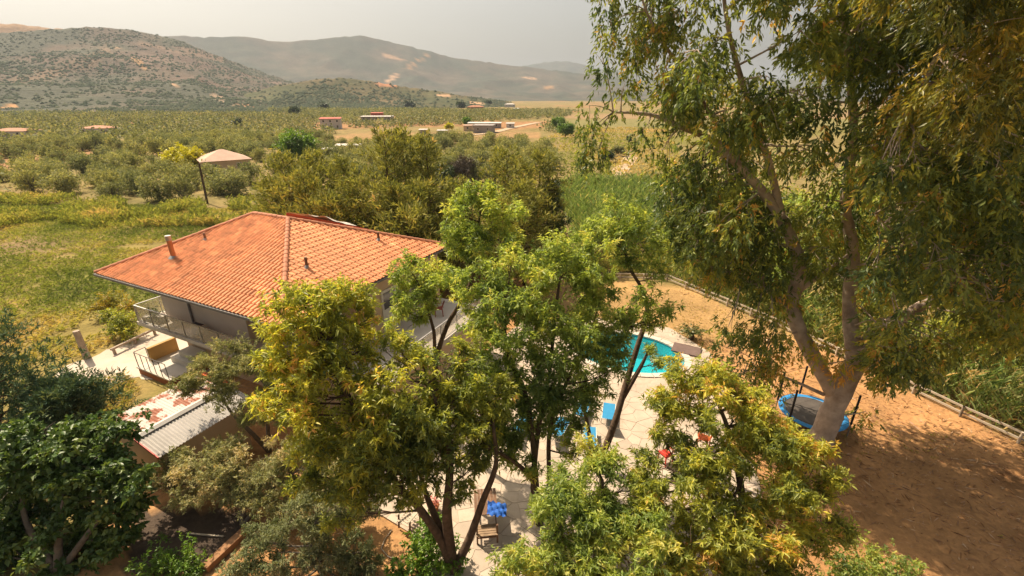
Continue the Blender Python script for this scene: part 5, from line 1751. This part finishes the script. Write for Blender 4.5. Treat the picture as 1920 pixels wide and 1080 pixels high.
near_back = [(25.6, 23.6, 4.6, 2.3, 'leaf_yellow', 'bright yellow-green thicket tree just over the fence at the right edge'), (28.2, 19.6, 4.4, 2.2, 'leaf_euc_gold', 'golden thicket tree over the nearest fence stretch'), (30.5, 25.5, 6.0, 2.8, 'leaf_euc', 'dark thicket tree behind the yellow one at the right'),
             (23.4, 28.6, 5.4, 2.5, 'leaf_euc', 'dark thicket tree over the fence right of the forked trunk'), (20.6, 32.5, 5.6, 2.5, 'leaf_green', 'green thicket tree over the fence seen through the trunk fork'), (27.5, 31.5, 6.4, 3.0, 'leaf_euc', 'tall thicket tree filling the gap under the right limb')]
for X_, Y_, h, rr, mk, lab in near_back:
    b = np.array((X_, Y_, 0))
    cl = [(b + np.array((rng.normal(0, rr * 0.42), rng.normal(0, rr * 0.4), max(0.8, h * rng.uniform(0.2, 0.85)))), (rr * rng.uniform(0.3, 0.5),) * 3) for _ in range(14)]
    tree('thicket_tree', lab, b, [[b, b + np.array((0.1, 0, h * 0.5)), b + np.array((0.2, 0.1, h * 0.85))]], cl, M[mk], M['bark'], r0=0.12, per_m2=4.6, per_tip=7, L=0.32, W=0.10, twigs=4)
for px, py, yy, rr, mk, lab in back:
    c = PY(px, py, yy)
    b = np.array((c.x, yy, 0))
    h = max(c.z, 3.4)
    cl = [(np.array((c.x + rng.normal(0, rr * 0.45), yy + rng.normal(0, rr * 0.4), max(1.2, h * rng.uniform(0.35, 0.85)))), (rr * rng.uniform(0.35, 0.55),) * 3) for _ in range(12)]
    tree('thicket_tree', lab, b, [[b, b + np.array((0.1, 0, h * 0.5)), b + np.array((0.2, 0.1, h * 0.85))]], cl, M[mk], M['bark'], r0=0.14, per_m2=3.4, per_tip=7, L=0.42, W=0.15, twigs=3)

# ================================================================== THE VALLEY
def mid_tree(name, label, px, py, w, h, mat, n=9, L=0.55, Wd=0.22, per_m2=3.0, cat='tree', group=None, round_=0.75):
    b = np.array(P(px, py))
    b[2] = -0.3
    cl = []
    for _ in range(n):
        d = rand_dirs(1)[0]
        cl.append((b + np.array([d[0] * w * 0.30, d[1] * w * 0.30, h * 0.58 + d[2] * h * 0.24 * round_]), (w * rng.uniform(0.16, 0.27),) * 3))
    return tree(name, label, b, [[b, b + np.array((0.1, 0, h * 0.35)), b + np.array((0.0, 0.1, h * 0.6))]], cl, M[mat], M['bark'], r0=0.03 * h + 0.03, per_m2=per_m2, per_tip=8, L=L, W=Wd, twigs=0, cat=cat, group=group)


mid_tree('round_tree', 'big bright green round tree among the olives', 560, 302, 9.5, 7.5, 'leaf_bright', n=14, L=0.6, Wd=0.3, per_m2=2)
mid_tree('yellow_tree', 'lemon-yellow tree left of the pink-roofed house', 350, 322, 7.5, 5.0, 'leaf_lemon', n=12, per_m2=4)
mid_tree('purple_shrub', 'dark purplish bush below the yellow tree', 350, 336, 3.6, 3.0, 'grey_shrub', n=8, L=0.4, per_m2=4, cat='shrub')
mid_tree('dark_tree', 'lone dark round tree in the far olive grove', 447, 241, 6.0, 5.5, 'leaf_dark', n=9, L=0.8, Wd=0.4)
mid_tree('dark_tree', 'dark tree at the foot of the hill right of the lone round one', 554, 218, 9.5, 7.5, 'leaf_dark', n=9, L=1.2, Wd=0.6, per_m2=1.5)
mid_tree('poplar_bush', 'bright green bush by the field track, nearer of two', 1060, 256, 7.5, 6.5, 'leaf_bright', n=10)
mid_tree('poplar_bush', 'bright green bush by the field track, farther of two', 1046, 246, 6.5, 7.5, 'leaf_bright', n=10)
mid_tree('green_tree', 'round green tree beside the white hamlet roofs', 878, 236, 6.0, 5.0, 'leaf_bright', n=8, L=0.8, Wd=0.35)
mid_tree('green_tree', 'yellow small tree in front of the hamlet', 842, 243, 4.5, 3.6, 'leaf_lemon', n=8, L=0.7, Wd=0.3)
mid_tree('green_tree', 'small dark fruit tree left of the dirt track', 1138, 302, 4.2, 3.0, 'leaf_dark', n=9, L=0.45)
mid_tree('green_tree', 'small fruit tree farther along the dirt track', 1158, 291, 3.6, 3.0, 'leaf_olive_mass', n=8, L=0.45)
mid_tree('green_tree', 'slim sapling in the field beyond the dirt track', 1178, 270, 2.4, 3.6, 'leaf_dark', n=7, L=0.45)
mid_tree('grey_tree', 'bare grey bushy tree behind the pine row', 872, 345, 6.0, 6.0, 'bush_dry', n=12, L=0.5, Wd=0.06, per_m2=5)
mid_tree('green_tree', 'dark green tree between the pine row and the slim crown', 835, 352, 4.0, 5.0, 'leaf_dark', n=9, L=0.4)
for px, py, lab in ((605, 208, 'far left'), (770, 203, 'left of the middle'), (845, 198, 'near the orange house'), (862, 203, 'right of the orange house'), (915, 200, 'below the scrub hill end')):
    mid_tree('far_tree', 'distant dark tree clump at the valley edge, ' + lab, px, py, 16, 9, 'leaf_dark', n=7, L=2.0, Wd=1.0, per_m2=0.5)

# olive grove: the nearest trees singly, the rest as one mass
def olive_mesh(n_clumps, per_m2, L, Wd, per_tip):
    cl = []
    for _ in range(n_clumps):
        d = rand_dirs(1)[0]
        cl.append((np.array([d[0] * 1.5, d[1] * 1.5, 1.75 + d[2] * 1.0]), (rng.uniform(0.8, 1.25),) * 3))
    pts, dirs, ids = clump_points(cl, per_m2, 0.35, 0.4)
    n = len(pts)
    td = rng.normal(0.45, 0.16, n) + rng.normal(0, 0.08, n_clumps)[ids]
    c = np.repeat(pts, per_tip, 0) + rng.normal(0, L * 0.4, (n * per_tip, 3))
    d = unit(np.repeat(dirs, per_tip, 0) * 0.7 + rand_dirs(n * per_tip) * 0.8 + UP * 0.2)
    tt = np.clip(np.repeat(td, per_tip) + rng.normal(0, 0.12, n * per_tip), 0, 1)
    return leaf_arrays(c, d, L * rng.uniform(0.6, 1.3, n * per_tip), Wd, tt, 0.05, flat=0.7)


olive_crowns, olive_trunks = [], []
for k in range(7):
    v, f, t = olive_mesh(9, 5.0, 0.36, 0.16, 4)
    olive_crowns.append(mesh_np('crown', v, f, M['leaf_olive'], {'tint': ('FLOAT', t)}))
    tb_ = MB().tube(np.array([(0, 0, -0.6), (0.08, 0.05, 0.7), (-0.1, 0.1, 1.5), (0.1, 0, 2.4)]), [0.28, 0.22, 0.16, 0.06], 7)
    tb_.tube(np.array([(0.06, 0.05, 0.8), (0.6, 0.2, 1.6), (0.9, 0.3, 2.3)]), [0.14, 0.10, 0.05], 6)
    tb_.tube(np.array([(0.0, 0.05, 0.9), (-0.6, -0.3, 1.7), (-0.8, -0.4, 2.4)]), [0.13, 0.10, 0.05], 6)
    olive_trunks.append(tb_.mesh('trunk', M['bark_grey']))
GROVES = [[(-500, 214), (470, 214), (560, 222), (650, 240), (600, 262), (500, 285), (490, 330), (470, 372), (330, 380), (110, 372), (-60, 366), (-700, 380)],
          [(500, 300), (620, 272), (700, 272), (860, 264), (1000, 275), (1050, 290), (1060, 318), (1020, 335), (900, 345), (520, 345)],
          [(500, 208), (640, 206), (800, 206), (1000, 203), (1080, 212), (1050, 222), (950, 226), (860, 234), (700, 238), (640, 238)],
          [(1015, 240), (1046, 234), (1060, 244), (1030, 252)]]
spots = []
for gy_ in np.arange(60, 560, 5.9):
    for gx_ in np.arange(-640, 330, 5.9):
        x, y = gx_ + rng.uniform(-1.7, 1.7), gy_ + rng.uniform(-1.7, 1.7)
        px, py = proj(x, y, 0.0)
        if px < -160 or px > 1250:
            continue
        spots.append((x, y, px, py))
spots = np.array(spots)
keep = np.zeros(len(spots), bool)
for g_ in GROVES:
    keep |= in_poly(spots[:, 2], spots[:, 3], g_)
for (cx, cy, w_, h_) in ((425, 326, 60, 12), (425, 312, 62, 10), (350, 325, 36, 15), (560, 305, 50, 14), (30, 258, 34, 7), (188, 251, 32, 7), (620, 238, 36, 6), (705, 226, 40, 5), (655, 284, 28, 8), (625, 290, 20, 6)):
    keep &= ~((np.abs(spots[:, 2] - cx) < w_) & (np.abs(spots[:, 3] - cy) < h_))
keep &= (fbm(spots[:, 0] / 40, spots[:, 1] / 40, 3, 77) > -0.42)
spots = spots[keep]
vis = (spots[:, 2] > -10) & (spots[:, 2] < 1250)
dist = np.hypot(spots[:, 0], spots[:, 1]) + np.where(vis, 0, 1e5)
order = np.argsort(dist)


def gz(x, y):
    r = np.hypot(x, y)
    return np.clip((r - 60) / 200, 0, 1) * fbm(np.array([x / 90]), np.array([y / 90]), 3, 3)[0] * 1.6


front = [i for i in order[:290] if spots[i, 2] < 470 and spots[i, 3] > 338]
front.sort(key=lambda i: spots[i, 2])
ORD = ['first', 'second', 'third', 'fourth', 'fifth', 'sixth', 'seventh', 'eighth', 'ninth', 'tenth', 'eleventh', 'twelfth', 'thirteenth', 'fourteenth', 'fifteenth', 'sixteenth', 'seventeenth', 'eighteenth', 'nineteenth', 'twentieth']
for i in order[:290]:
    x, y = spots[i, 0], spots[i, 1]
    side = 'grove left of the pines' if spots[i, 2] < 500 else 'grove behind the pines'
    t = thing('olive_tree', 'silvery olive tree in the ' + side, 'tree', (x, y, gz(x, y)), rng.uniform(0, 6.28), 'olive trees in the ' + side)
    if i in front and front.index(i) < len(ORD):
        t['label'] = ORD[front.index(i)] + ' olive tree from the left edge in the front row along the field'
    k = int(rng.integers(0, 7))
    s = rng.uniform(0.8, 1.2)
    t.scale = (s, s, s * rng.uniform(0.85, 1.1))
    link('crown', olive_crowns[k], t)
    link('trunk', olive_trunks[k], t)
V, F, T, base = [], [], [], 0
lods = [olive_mesh(6, 0.24, 1.1, 0.85, 2) for _ in range(6)]
for i in order[290:]:
    v, f, t = lods[int(rng.integers(0, 6))]
    a, s = rng.uniform(0, 6.28), rng.uniform(0.8, 1.25)
    c_, s_ = math.cos(a) * s, math.sin(a) * s
    vv = np.stack([v[:, 0] * c_ - v[:, 1] * s_ + spots[i, 0], v[:, 0] * s_ + v[:, 1] * c_ + spots[i, 1], v[:, 2] * s * 0.95 - 0.3 + gz(spots[i, 0], spots[i, 1])], 1)
    V.append(vv)
    F.append(f + base)
    T.append(np.clip(t + rng.normal(0, 0.12), 0, 1))
    base += len(v)
me = mesh_np('olive_groves', np.concatenate(V), np.concatenate(F), M['leaf_olive_mass'], {'tint': ('FLOAT', np.concatenate(T))})
tag(link('olive_groves', me), 'distant olive groves stretching over the valley floor', 'olive grove', kind='stuff')


# reeds, weeds, field grass
def blades(name, label, cat, pos, z0, z1, L, Wd, mat, per, upk=1.0, tint=None, tsd=0.2):
    n = len(pos)
    c = np.repeat(pos, per, 0)
    c = c + np.concatenate([rng.normal(0, L * 0.12, (n * per, 2)), rng.uniform(z0, z1, (n * per, 1)) * np.repeat(rng.uniform(0.6, 1.1, (n, 1)), per, 0)], 1)
    d = unit(rand_dirs(n * per) * np.array([1, 1, 0.3]) * 0.6 + UP * upk)
    base = np.full(n, 0.5) if tint is None else tint
    tt = np.clip(np.repeat(base, per) + rng.normal(0, tsd, n * per), 0, 1)
    v, f, ta = leaf_arrays(c, d, L * rng.uniform(0.6, 1.3, n * per), Wd, tt, 0.25)
    tag(link(name, mesh_np(name, v, f, mat, {'tint': ('FLOAT', ta)})), label, cat, kind='stuff')


def sample_px(poly, n, z=0.0):
    poly = np.array(poly, float)
    out = []
    # even over the ground: sample in world space inside the polygon's footprint
    w = np.array([tuple(P(p[0], p[1], z)) for p in poly])
    while len(out) < n:
        x = rng.uniform(w[:, 0].min(), w[:, 0].max(), n * 2)
        y = rng.uniform(w[:, 1].min(), w[:, 1].max(), n * 2)
        ok = in_poly(x, y, [(q[0], q[1]) for q in w])
        out += list(zip(x[ok], y[ok]))
    out = np.array(out[:n])
    return np.concatenate([out, np.zeros((n, 1))], 1)


rp = sample_px([(1045, 378), (1075, 362), (1250, 366), (1330, 430), (1230, 470), (1085, 475)], 5200)
blades('reeds', 'tall pale green reed bed beyond the pool garden', 'reeds', rp, 0.2, 3.4, 1.15, 0.085, M['reed'], 7, 0.9)
fr_ = []
for a_, b_ in zip(FENCE[1:-1], FENCE[2:]):
    d = b_ - a_
    nrm = Vector((-d.y, d.x, 0)).normalized()
    for _ in range(int(d.length * 75)):
        q = a_ + d * random.random() + nrm * random.uniform(0.35, 4.5)
        fr_.append((q.x, q.y, 0))
fr_ = np.array(fr_)
mid_f = np.array([20.0, 27.0])
blades('fence_reeds', 'green reeds and dry stalks growing along behind the rail fence', 'reeds', fr_, 0.0, 2.3, 0.85, 0.06, M['reed'], 7, 0.8, tint=np.clip(rng.normal(0.62, 0.25, len(fr_)), 0, 1))
bk_ = np.stack([rng.uniform(-6, 15, 1800), rng.uniform(39.6, 44, 1800), np.zeros(1800)], 1)
bk_[:, 1] += (bk_[:, 0] > 0) * (-bk_[:, 0] * 0.09)
bk_[:, 1] += 0.6
blades('garden_weeds', 'green weeds growing behind the back fence', 'weeds', bk_, 0.0, 0.9, 0.7, 0.07, M['grass'], 5, 0.8)

gp_ = sample_px([(-140, 384), (480, 386), (560, 430), (330, 560), (262, 600), (205, 648), (100, 692), (-60, 720), (-400, 640)], 27000)
n1 = fbm(gp_[:, 0] / 9, gp_[:, 1] / 9, 4, 1)
n3 = fbm(gp_[:, 0] / 60, gp_[:, 1] / 60, 4, 9)
n2 = fbm(gp_[:, 0] / 3, gp_[:, 1] / 3, 3, 5)
gt = np.clip(0.46 - n1 * 1.2 + n2 * 0.4 + n3 * 0.4, 0, 1)
pxg, pyg = proj(gp_[:, 0], gp_[:, 1], 0)
gt = np.clip(gt + np.clip((pyg - 590) / 80, 0, 1) * 0.10, 0, 1)
bare = np.exp(-(((pxg - 40) / 130) ** 2 + ((pyg - 462) / 22) ** 2) * 1.2)
kp = (rng.random(len(gp_)) > bare * 0.75) & (n2 + n1 > -0.55)
blades('field_grass', 'green and yellow grass covering the field left of the house', 'grass', gp_[kp], 0.0, 0.12, 0.42, 0.085, M['grass'], 3, 0.55, tint=gt[kp], tsd=0.1)
wp = sample_px([(-160, 374), (150, 374), (480, 382), (530, 410), (480, 425), (250, 428), (-160, 436)], 7000)
wn_ = fbm(wp[:, 0] / 6, wp[:, 1] / 6, 3, 41)
wp, wn_ = wp[wn_ > -0.15], wn_[wn_ > -0.15]
blades('tall_weeds', 'tall yellow-green weeds at the far edge of the field', 'weeds', wp, 0.0, 1.1, 0.75, 0.14, M['grass'], 6, 0.7, tint=np.clip(0.5 + wn_ * 0.9, 0, 1), tsd=0.12)
yw = sample_px([(110, 735), (240, 700), (262, 735), (220, 800), (130, 800)], 600)
blades('yard_weeds', 'dry weeds between the driveway and the shed', 'weeds', yw, 0, 0.2, 0.3, 0.05, M['grass'], 4, 0.5, tint=np.full(len(yw), 0.7), tsd=0.3)
rf = sample_px([(1010, 262), (1080, 240), (1250, 240), (1290, 330), (1130, 345), (1050, 330)], 2600)
blades('meadow_grass', 'dry grass tussocks in the meadow by the dirt track', 'grass', rf, 0, 0.4, 0.9, 0.3, M['grass'], 4, 0.5, tint=np.clip(0.62 + 0.9 * fbm(rf[:, 0] / 14, rf[:, 1] / 14, 3, 6), 0, 1), tsd=0.1)
# litter of dry leaves and bark on the orange earth
lp = np.stack([rng.uniform(10, 30, 9000), rng.uniform(9, 36, 9000), np.full(9000, 0.02)], 1)
lp = lp[~in_poly(lp[:, 0], lp[:, 1], PATIO)]
M['litter'] = mat_leaf('dry_leaf_litter', [(0.0, (0.16, 0.07, 0.03)), (0.5, (0.36, 0.18, 0.08)), (1.0, (0.60, 0.42, 0.26))], 0.0)
d = unit(rand_dirs(len(lp)) * np.array([1, 1, 0.12]))
v, f, ta = leaf_arrays(lp, d, rng.uniform(0.08, 0.2, len(lp)), 0.03, np.clip(rng.normal(0.5, 0.25, len(lp)), 0, 1), 0.0)
tag(link('leaf_litter', mesh_np('leaf_litter', v, f, M['litter'], {'tint': ('FLOAT', ta)})), 'dry leaves and bark scattered on the orange earth', 'leaf litter', kind='stuff')

lp = np.stack([rng.uniform(10, 30, 5200), rng.uniform(9, 37, 5200), np.full(5200, 0.03)], 1)
k_ = fbm(lp[:, 0] / 2.5, lp[:, 1] / 2.5, 3, 61) + 0.8 * np.exp(-((lp[:, 0] - 14.5) ** 2 + (lp[:, 1] - 17) ** 2) / 20)
lp = lp[(k_ > 0.02) & ~in_poly(lp[:, 0], lp[:, 1], PATIO)]
d = unit(rand_dirs(len(lp)) * np.array([1, 1, 0.1]))
v, f, ta = leaf_arrays(lp, d, rng.uniform(0.18, 0.55, len(lp)), rng.uniform(0.03, 0.06, len(lp)), np.clip(rng.normal(0.45, 0.33, len(lp)), 0, 1), 0.0)
tag(link('bark_litter', mesh_np('bark_litter', v, f, M['litter'], {'tint': ('FLOAT', ta)})), 'peeled bark strips lying on the earth round the eucalyptus', 'bark litter', kind='stuff')
tg = np.stack([rng.uniform(9, 27, 2600), rng.uniform(12, 37, 2600), np.zeros(2600)], 1)
k_ = fbm(tg[:, 0] / 3.5, tg[:, 1] / 3.5, 3, 71)
tg = tg[(k_ > 0.08) & ~in_poly(tg[:, 0], tg[:, 1], PATIO)]
blades('dry_tufts', 'dry grass tufts scattered over the orange earth', 'grass', tg, 0, 0.04, 0.17, 0.03, M['grass'], 5, 0.6, tint=np.full(len(tg), 0.85), tsd=0.15)

# ---- far houses
def far_house(name, label, px, py, w, dp, h, roofmat, wallmat, rz=0.0, rise=1.6, kind='hip', n_win=3, cat='house', storeys=1):
    b = P(px, py)
    b.z = gz(b.x, b.y) - 0.2
    t = thing(name, label, cat, tuple(b), rz)
    MB().box(-w / 2, w / 2, -dp / 2, dp / 2, 0, h).build('wall', M[wallmat], t)
    e = 0.35
    if kind == 'hip':
        k = min(w, dp) / 2
        rx = max(0.0, w / 2 - k)
        ry = max(0.0, dp / 2 - k)
        v = [(-w / 2 - e, -dp / 2 - e, h + 0.01), (w / 2 + e, -dp / 2 - e, h + 0.01), (w / 2 + e, dp / 2 + e, h + 0.01), (-w / 2 - e, dp / 2 + e, h + 0.01), (-rx, -ry, h + rise), (rx, -ry, h + rise), (rx, ry, h + rise), (-rx, ry, h + rise)]
        MB().add(v, [(0, 1, 5, 4), (1, 2, 6, 5), (2, 3, 7, 6), (3, 0, 4, 7), (4, 5, 6, 7), (3, 2, 1, 0)]).build('roof', M[roofmat], t)
    else:
        MB().add([(-w / 2 - e, -dp / 2 - e, h + 0.01), (w / 2 + e, -dp / 2 - e, h + 0.01), (w / 2 + e, dp / 2 + e, h + rise * 0.4), (-w / 2 - e, dp / 2 + e, h + rise * 0.4), (-w / 2 - e, -dp / 2 - e, h + 0.2), (w / 2 + e, -dp / 2 - e, h + 0.2), (w / 2 + e, dp / 2 + e, h + rise * 0.4 + 0.2), (-w / 2 - e, dp / 2 + e, h + rise * 0.4 + 0.2)],
                 [(3, 2, 1, 0), (4, 5, 6, 7), (0, 1, 5, 4), (1, 2, 6, 5), (2, 3, 7, 6), (3, 0, 4, 7)]).build('roof', M[roofmat], t)
    for s in range(storeys):
        for k in range(n_win):
            x = -w / 2 + w * (k + 0.5) / n_win
            z = (h / storeys) * (s + 0.42)
            wn = MB().box(x - 0.5, x + 0.5, -dp / 2 - 0.06, -dp / 2 - 0.005, z, z + 1.1).build('window', M['far_white'], t)
            MB().box(x - 0.4, x + 0.4, -dp / 2 - 0.08, -dp / 2 - 0.062, z + 0.1, z + 1.0).build('pane', M['pane'], wn)
    return t


far_house('farmhouse', 'single storey house with faded pink pyramid roof among the olives', 424, 322, 8.8, 8.2, 2.9, 'roof_far_pink', 'wall', R(38), 1.9, n_win=2)
far_house('villa', 'white two storey villa with red roof below the hill', 622, 239, 10, 7, 5.2, 'far_red', 'far_white', R(14), 1.2, 'shed', 3, storeys=2)
far_house('warehouse', 'long low white-roofed building with a red section', 708, 225, 21, 8, 2.4, 'far_white', 'far_grey', R(4), 0.6, 'shed', 5, cat='building')
far_house('warehouse', 'red roofed block rising behind the long white building', 708, 222.8, 8, 6, 4.0, 'far_red', 'far_red', R(4), 0.8, 'shed', 2, cat='building')
far_house('bungalow', 'orange roofed bungalow in the olives, second from the left edge', 188, 250, 11, 9, 2.6, 'tile_far', 'far_white', R(10), 1.0, 'hip', 3)
far_house('bungalow', 'orange roofed bungalow in the olives at the left edge', 32, 257, 13, 9, 2.6, 'tile_far', 'far_white', R(6), 1.0, 'hip', 3)
far_house('hamlet_building', 'grey walled building at the front of the hamlet', 908, 246, 9, 7, 3.4, 'far_grey', 'far_grey', R(-8), 0.5, 'shed', 2, cat='building')
far_house('hamlet_building', 'white roofed building left behind the grey one', 898, 238, 11, 6, 2.6, 'far_white', 'far_white', R(-4), 0.6, 'shed', 2, cat='building')
far_house('hamlet_building', 'white roofed building right behind the grey one', 925, 238, 8, 6, 2.6, 'far_white', 'far_grey', R(-4), 0.6, 'shed', 2, cat='building')
far_house('hamlet_building', 'small white hut at the right end of the hamlet', 957, 238, 4, 4, 2.4, 'far_white', 'far_white', R(-4), 0.5, 'shed', 1, cat='hut')
far_house('hamlet_building', 'small pinkish hut at the left end of the hamlet', 878, 243, 4, 4, 2.6, 'roof_far_pink', 'wall', R(-4), 0.5, 'shed', 1, cat='hut')
far_house('field_shed', 'small white shed in the straw field, right of two', 830, 249, 4.2, 3, 1.8, 'far_white', 'far_grey', R(3), 0.4, 'shed', 1, cat='shed')
far_house('field_shed', 'small white shed in the straw field, left of two', 794, 249, 3.2, 3, 2.2, 'far_white', 'far_grey', R(3), 0.4, 'shed', 1, cat='shed')
far_house('farm_shed', 'flat white shed roof behind the pines', 656, 288, 6.5, 4, 2.6, 'far_white', 'far_grey', R(10), 0.4, 'shed', 2, cat='shed')
far_house('farm_shed', 'small white shed left of the flat one behind the pines', 622, 293, 3.5, 3, 2.2, 'far_white', 'far_grey', R(10), 0.4, 'shed', 1, cat='shed')
far_house('far_house', 'distant orange roofed house at the foot of the scrub hill', 892, 206, 20, 10, 3.5, 'tile_far', 'tile_far', 0, 1.6, 'hip', 3)
far_house('far_house', 'distant white house on the valley floor, upper one', 956, 201, 16, 9, 4, 'far_white', 'far_white', 0, 1.2, 'hip', 3)
far_house('far_house', 'distant white house on the valley floor, lower one', 968, 208, 12, 8, 3, 'far_white', 'far_white', 0, 1.0, 'hip', 3)

# leaning telegraph pole
tb0, tt0 = P(389, 382), PY(373, 306, P(389, 382).y)
tpole = thing('telegraph_pole', 'thin dark leaning telegraph pole at the edge of the field', 'pole', tuple(tb0))
dv = tt0 - tb0
MB().tube([(0, 0, -0.1), tuple(dv)], [0.17, 0.12], 8).build('shaft', M['bark'], tpole)
MB().bar(tuple(dv * 0.93 + Vector((-0.5, 0, 0))), tuple(dv * 0.93 + Vector((0.5, 0, 0))), 0.09).build('crossarm', M['bark'], tpole)
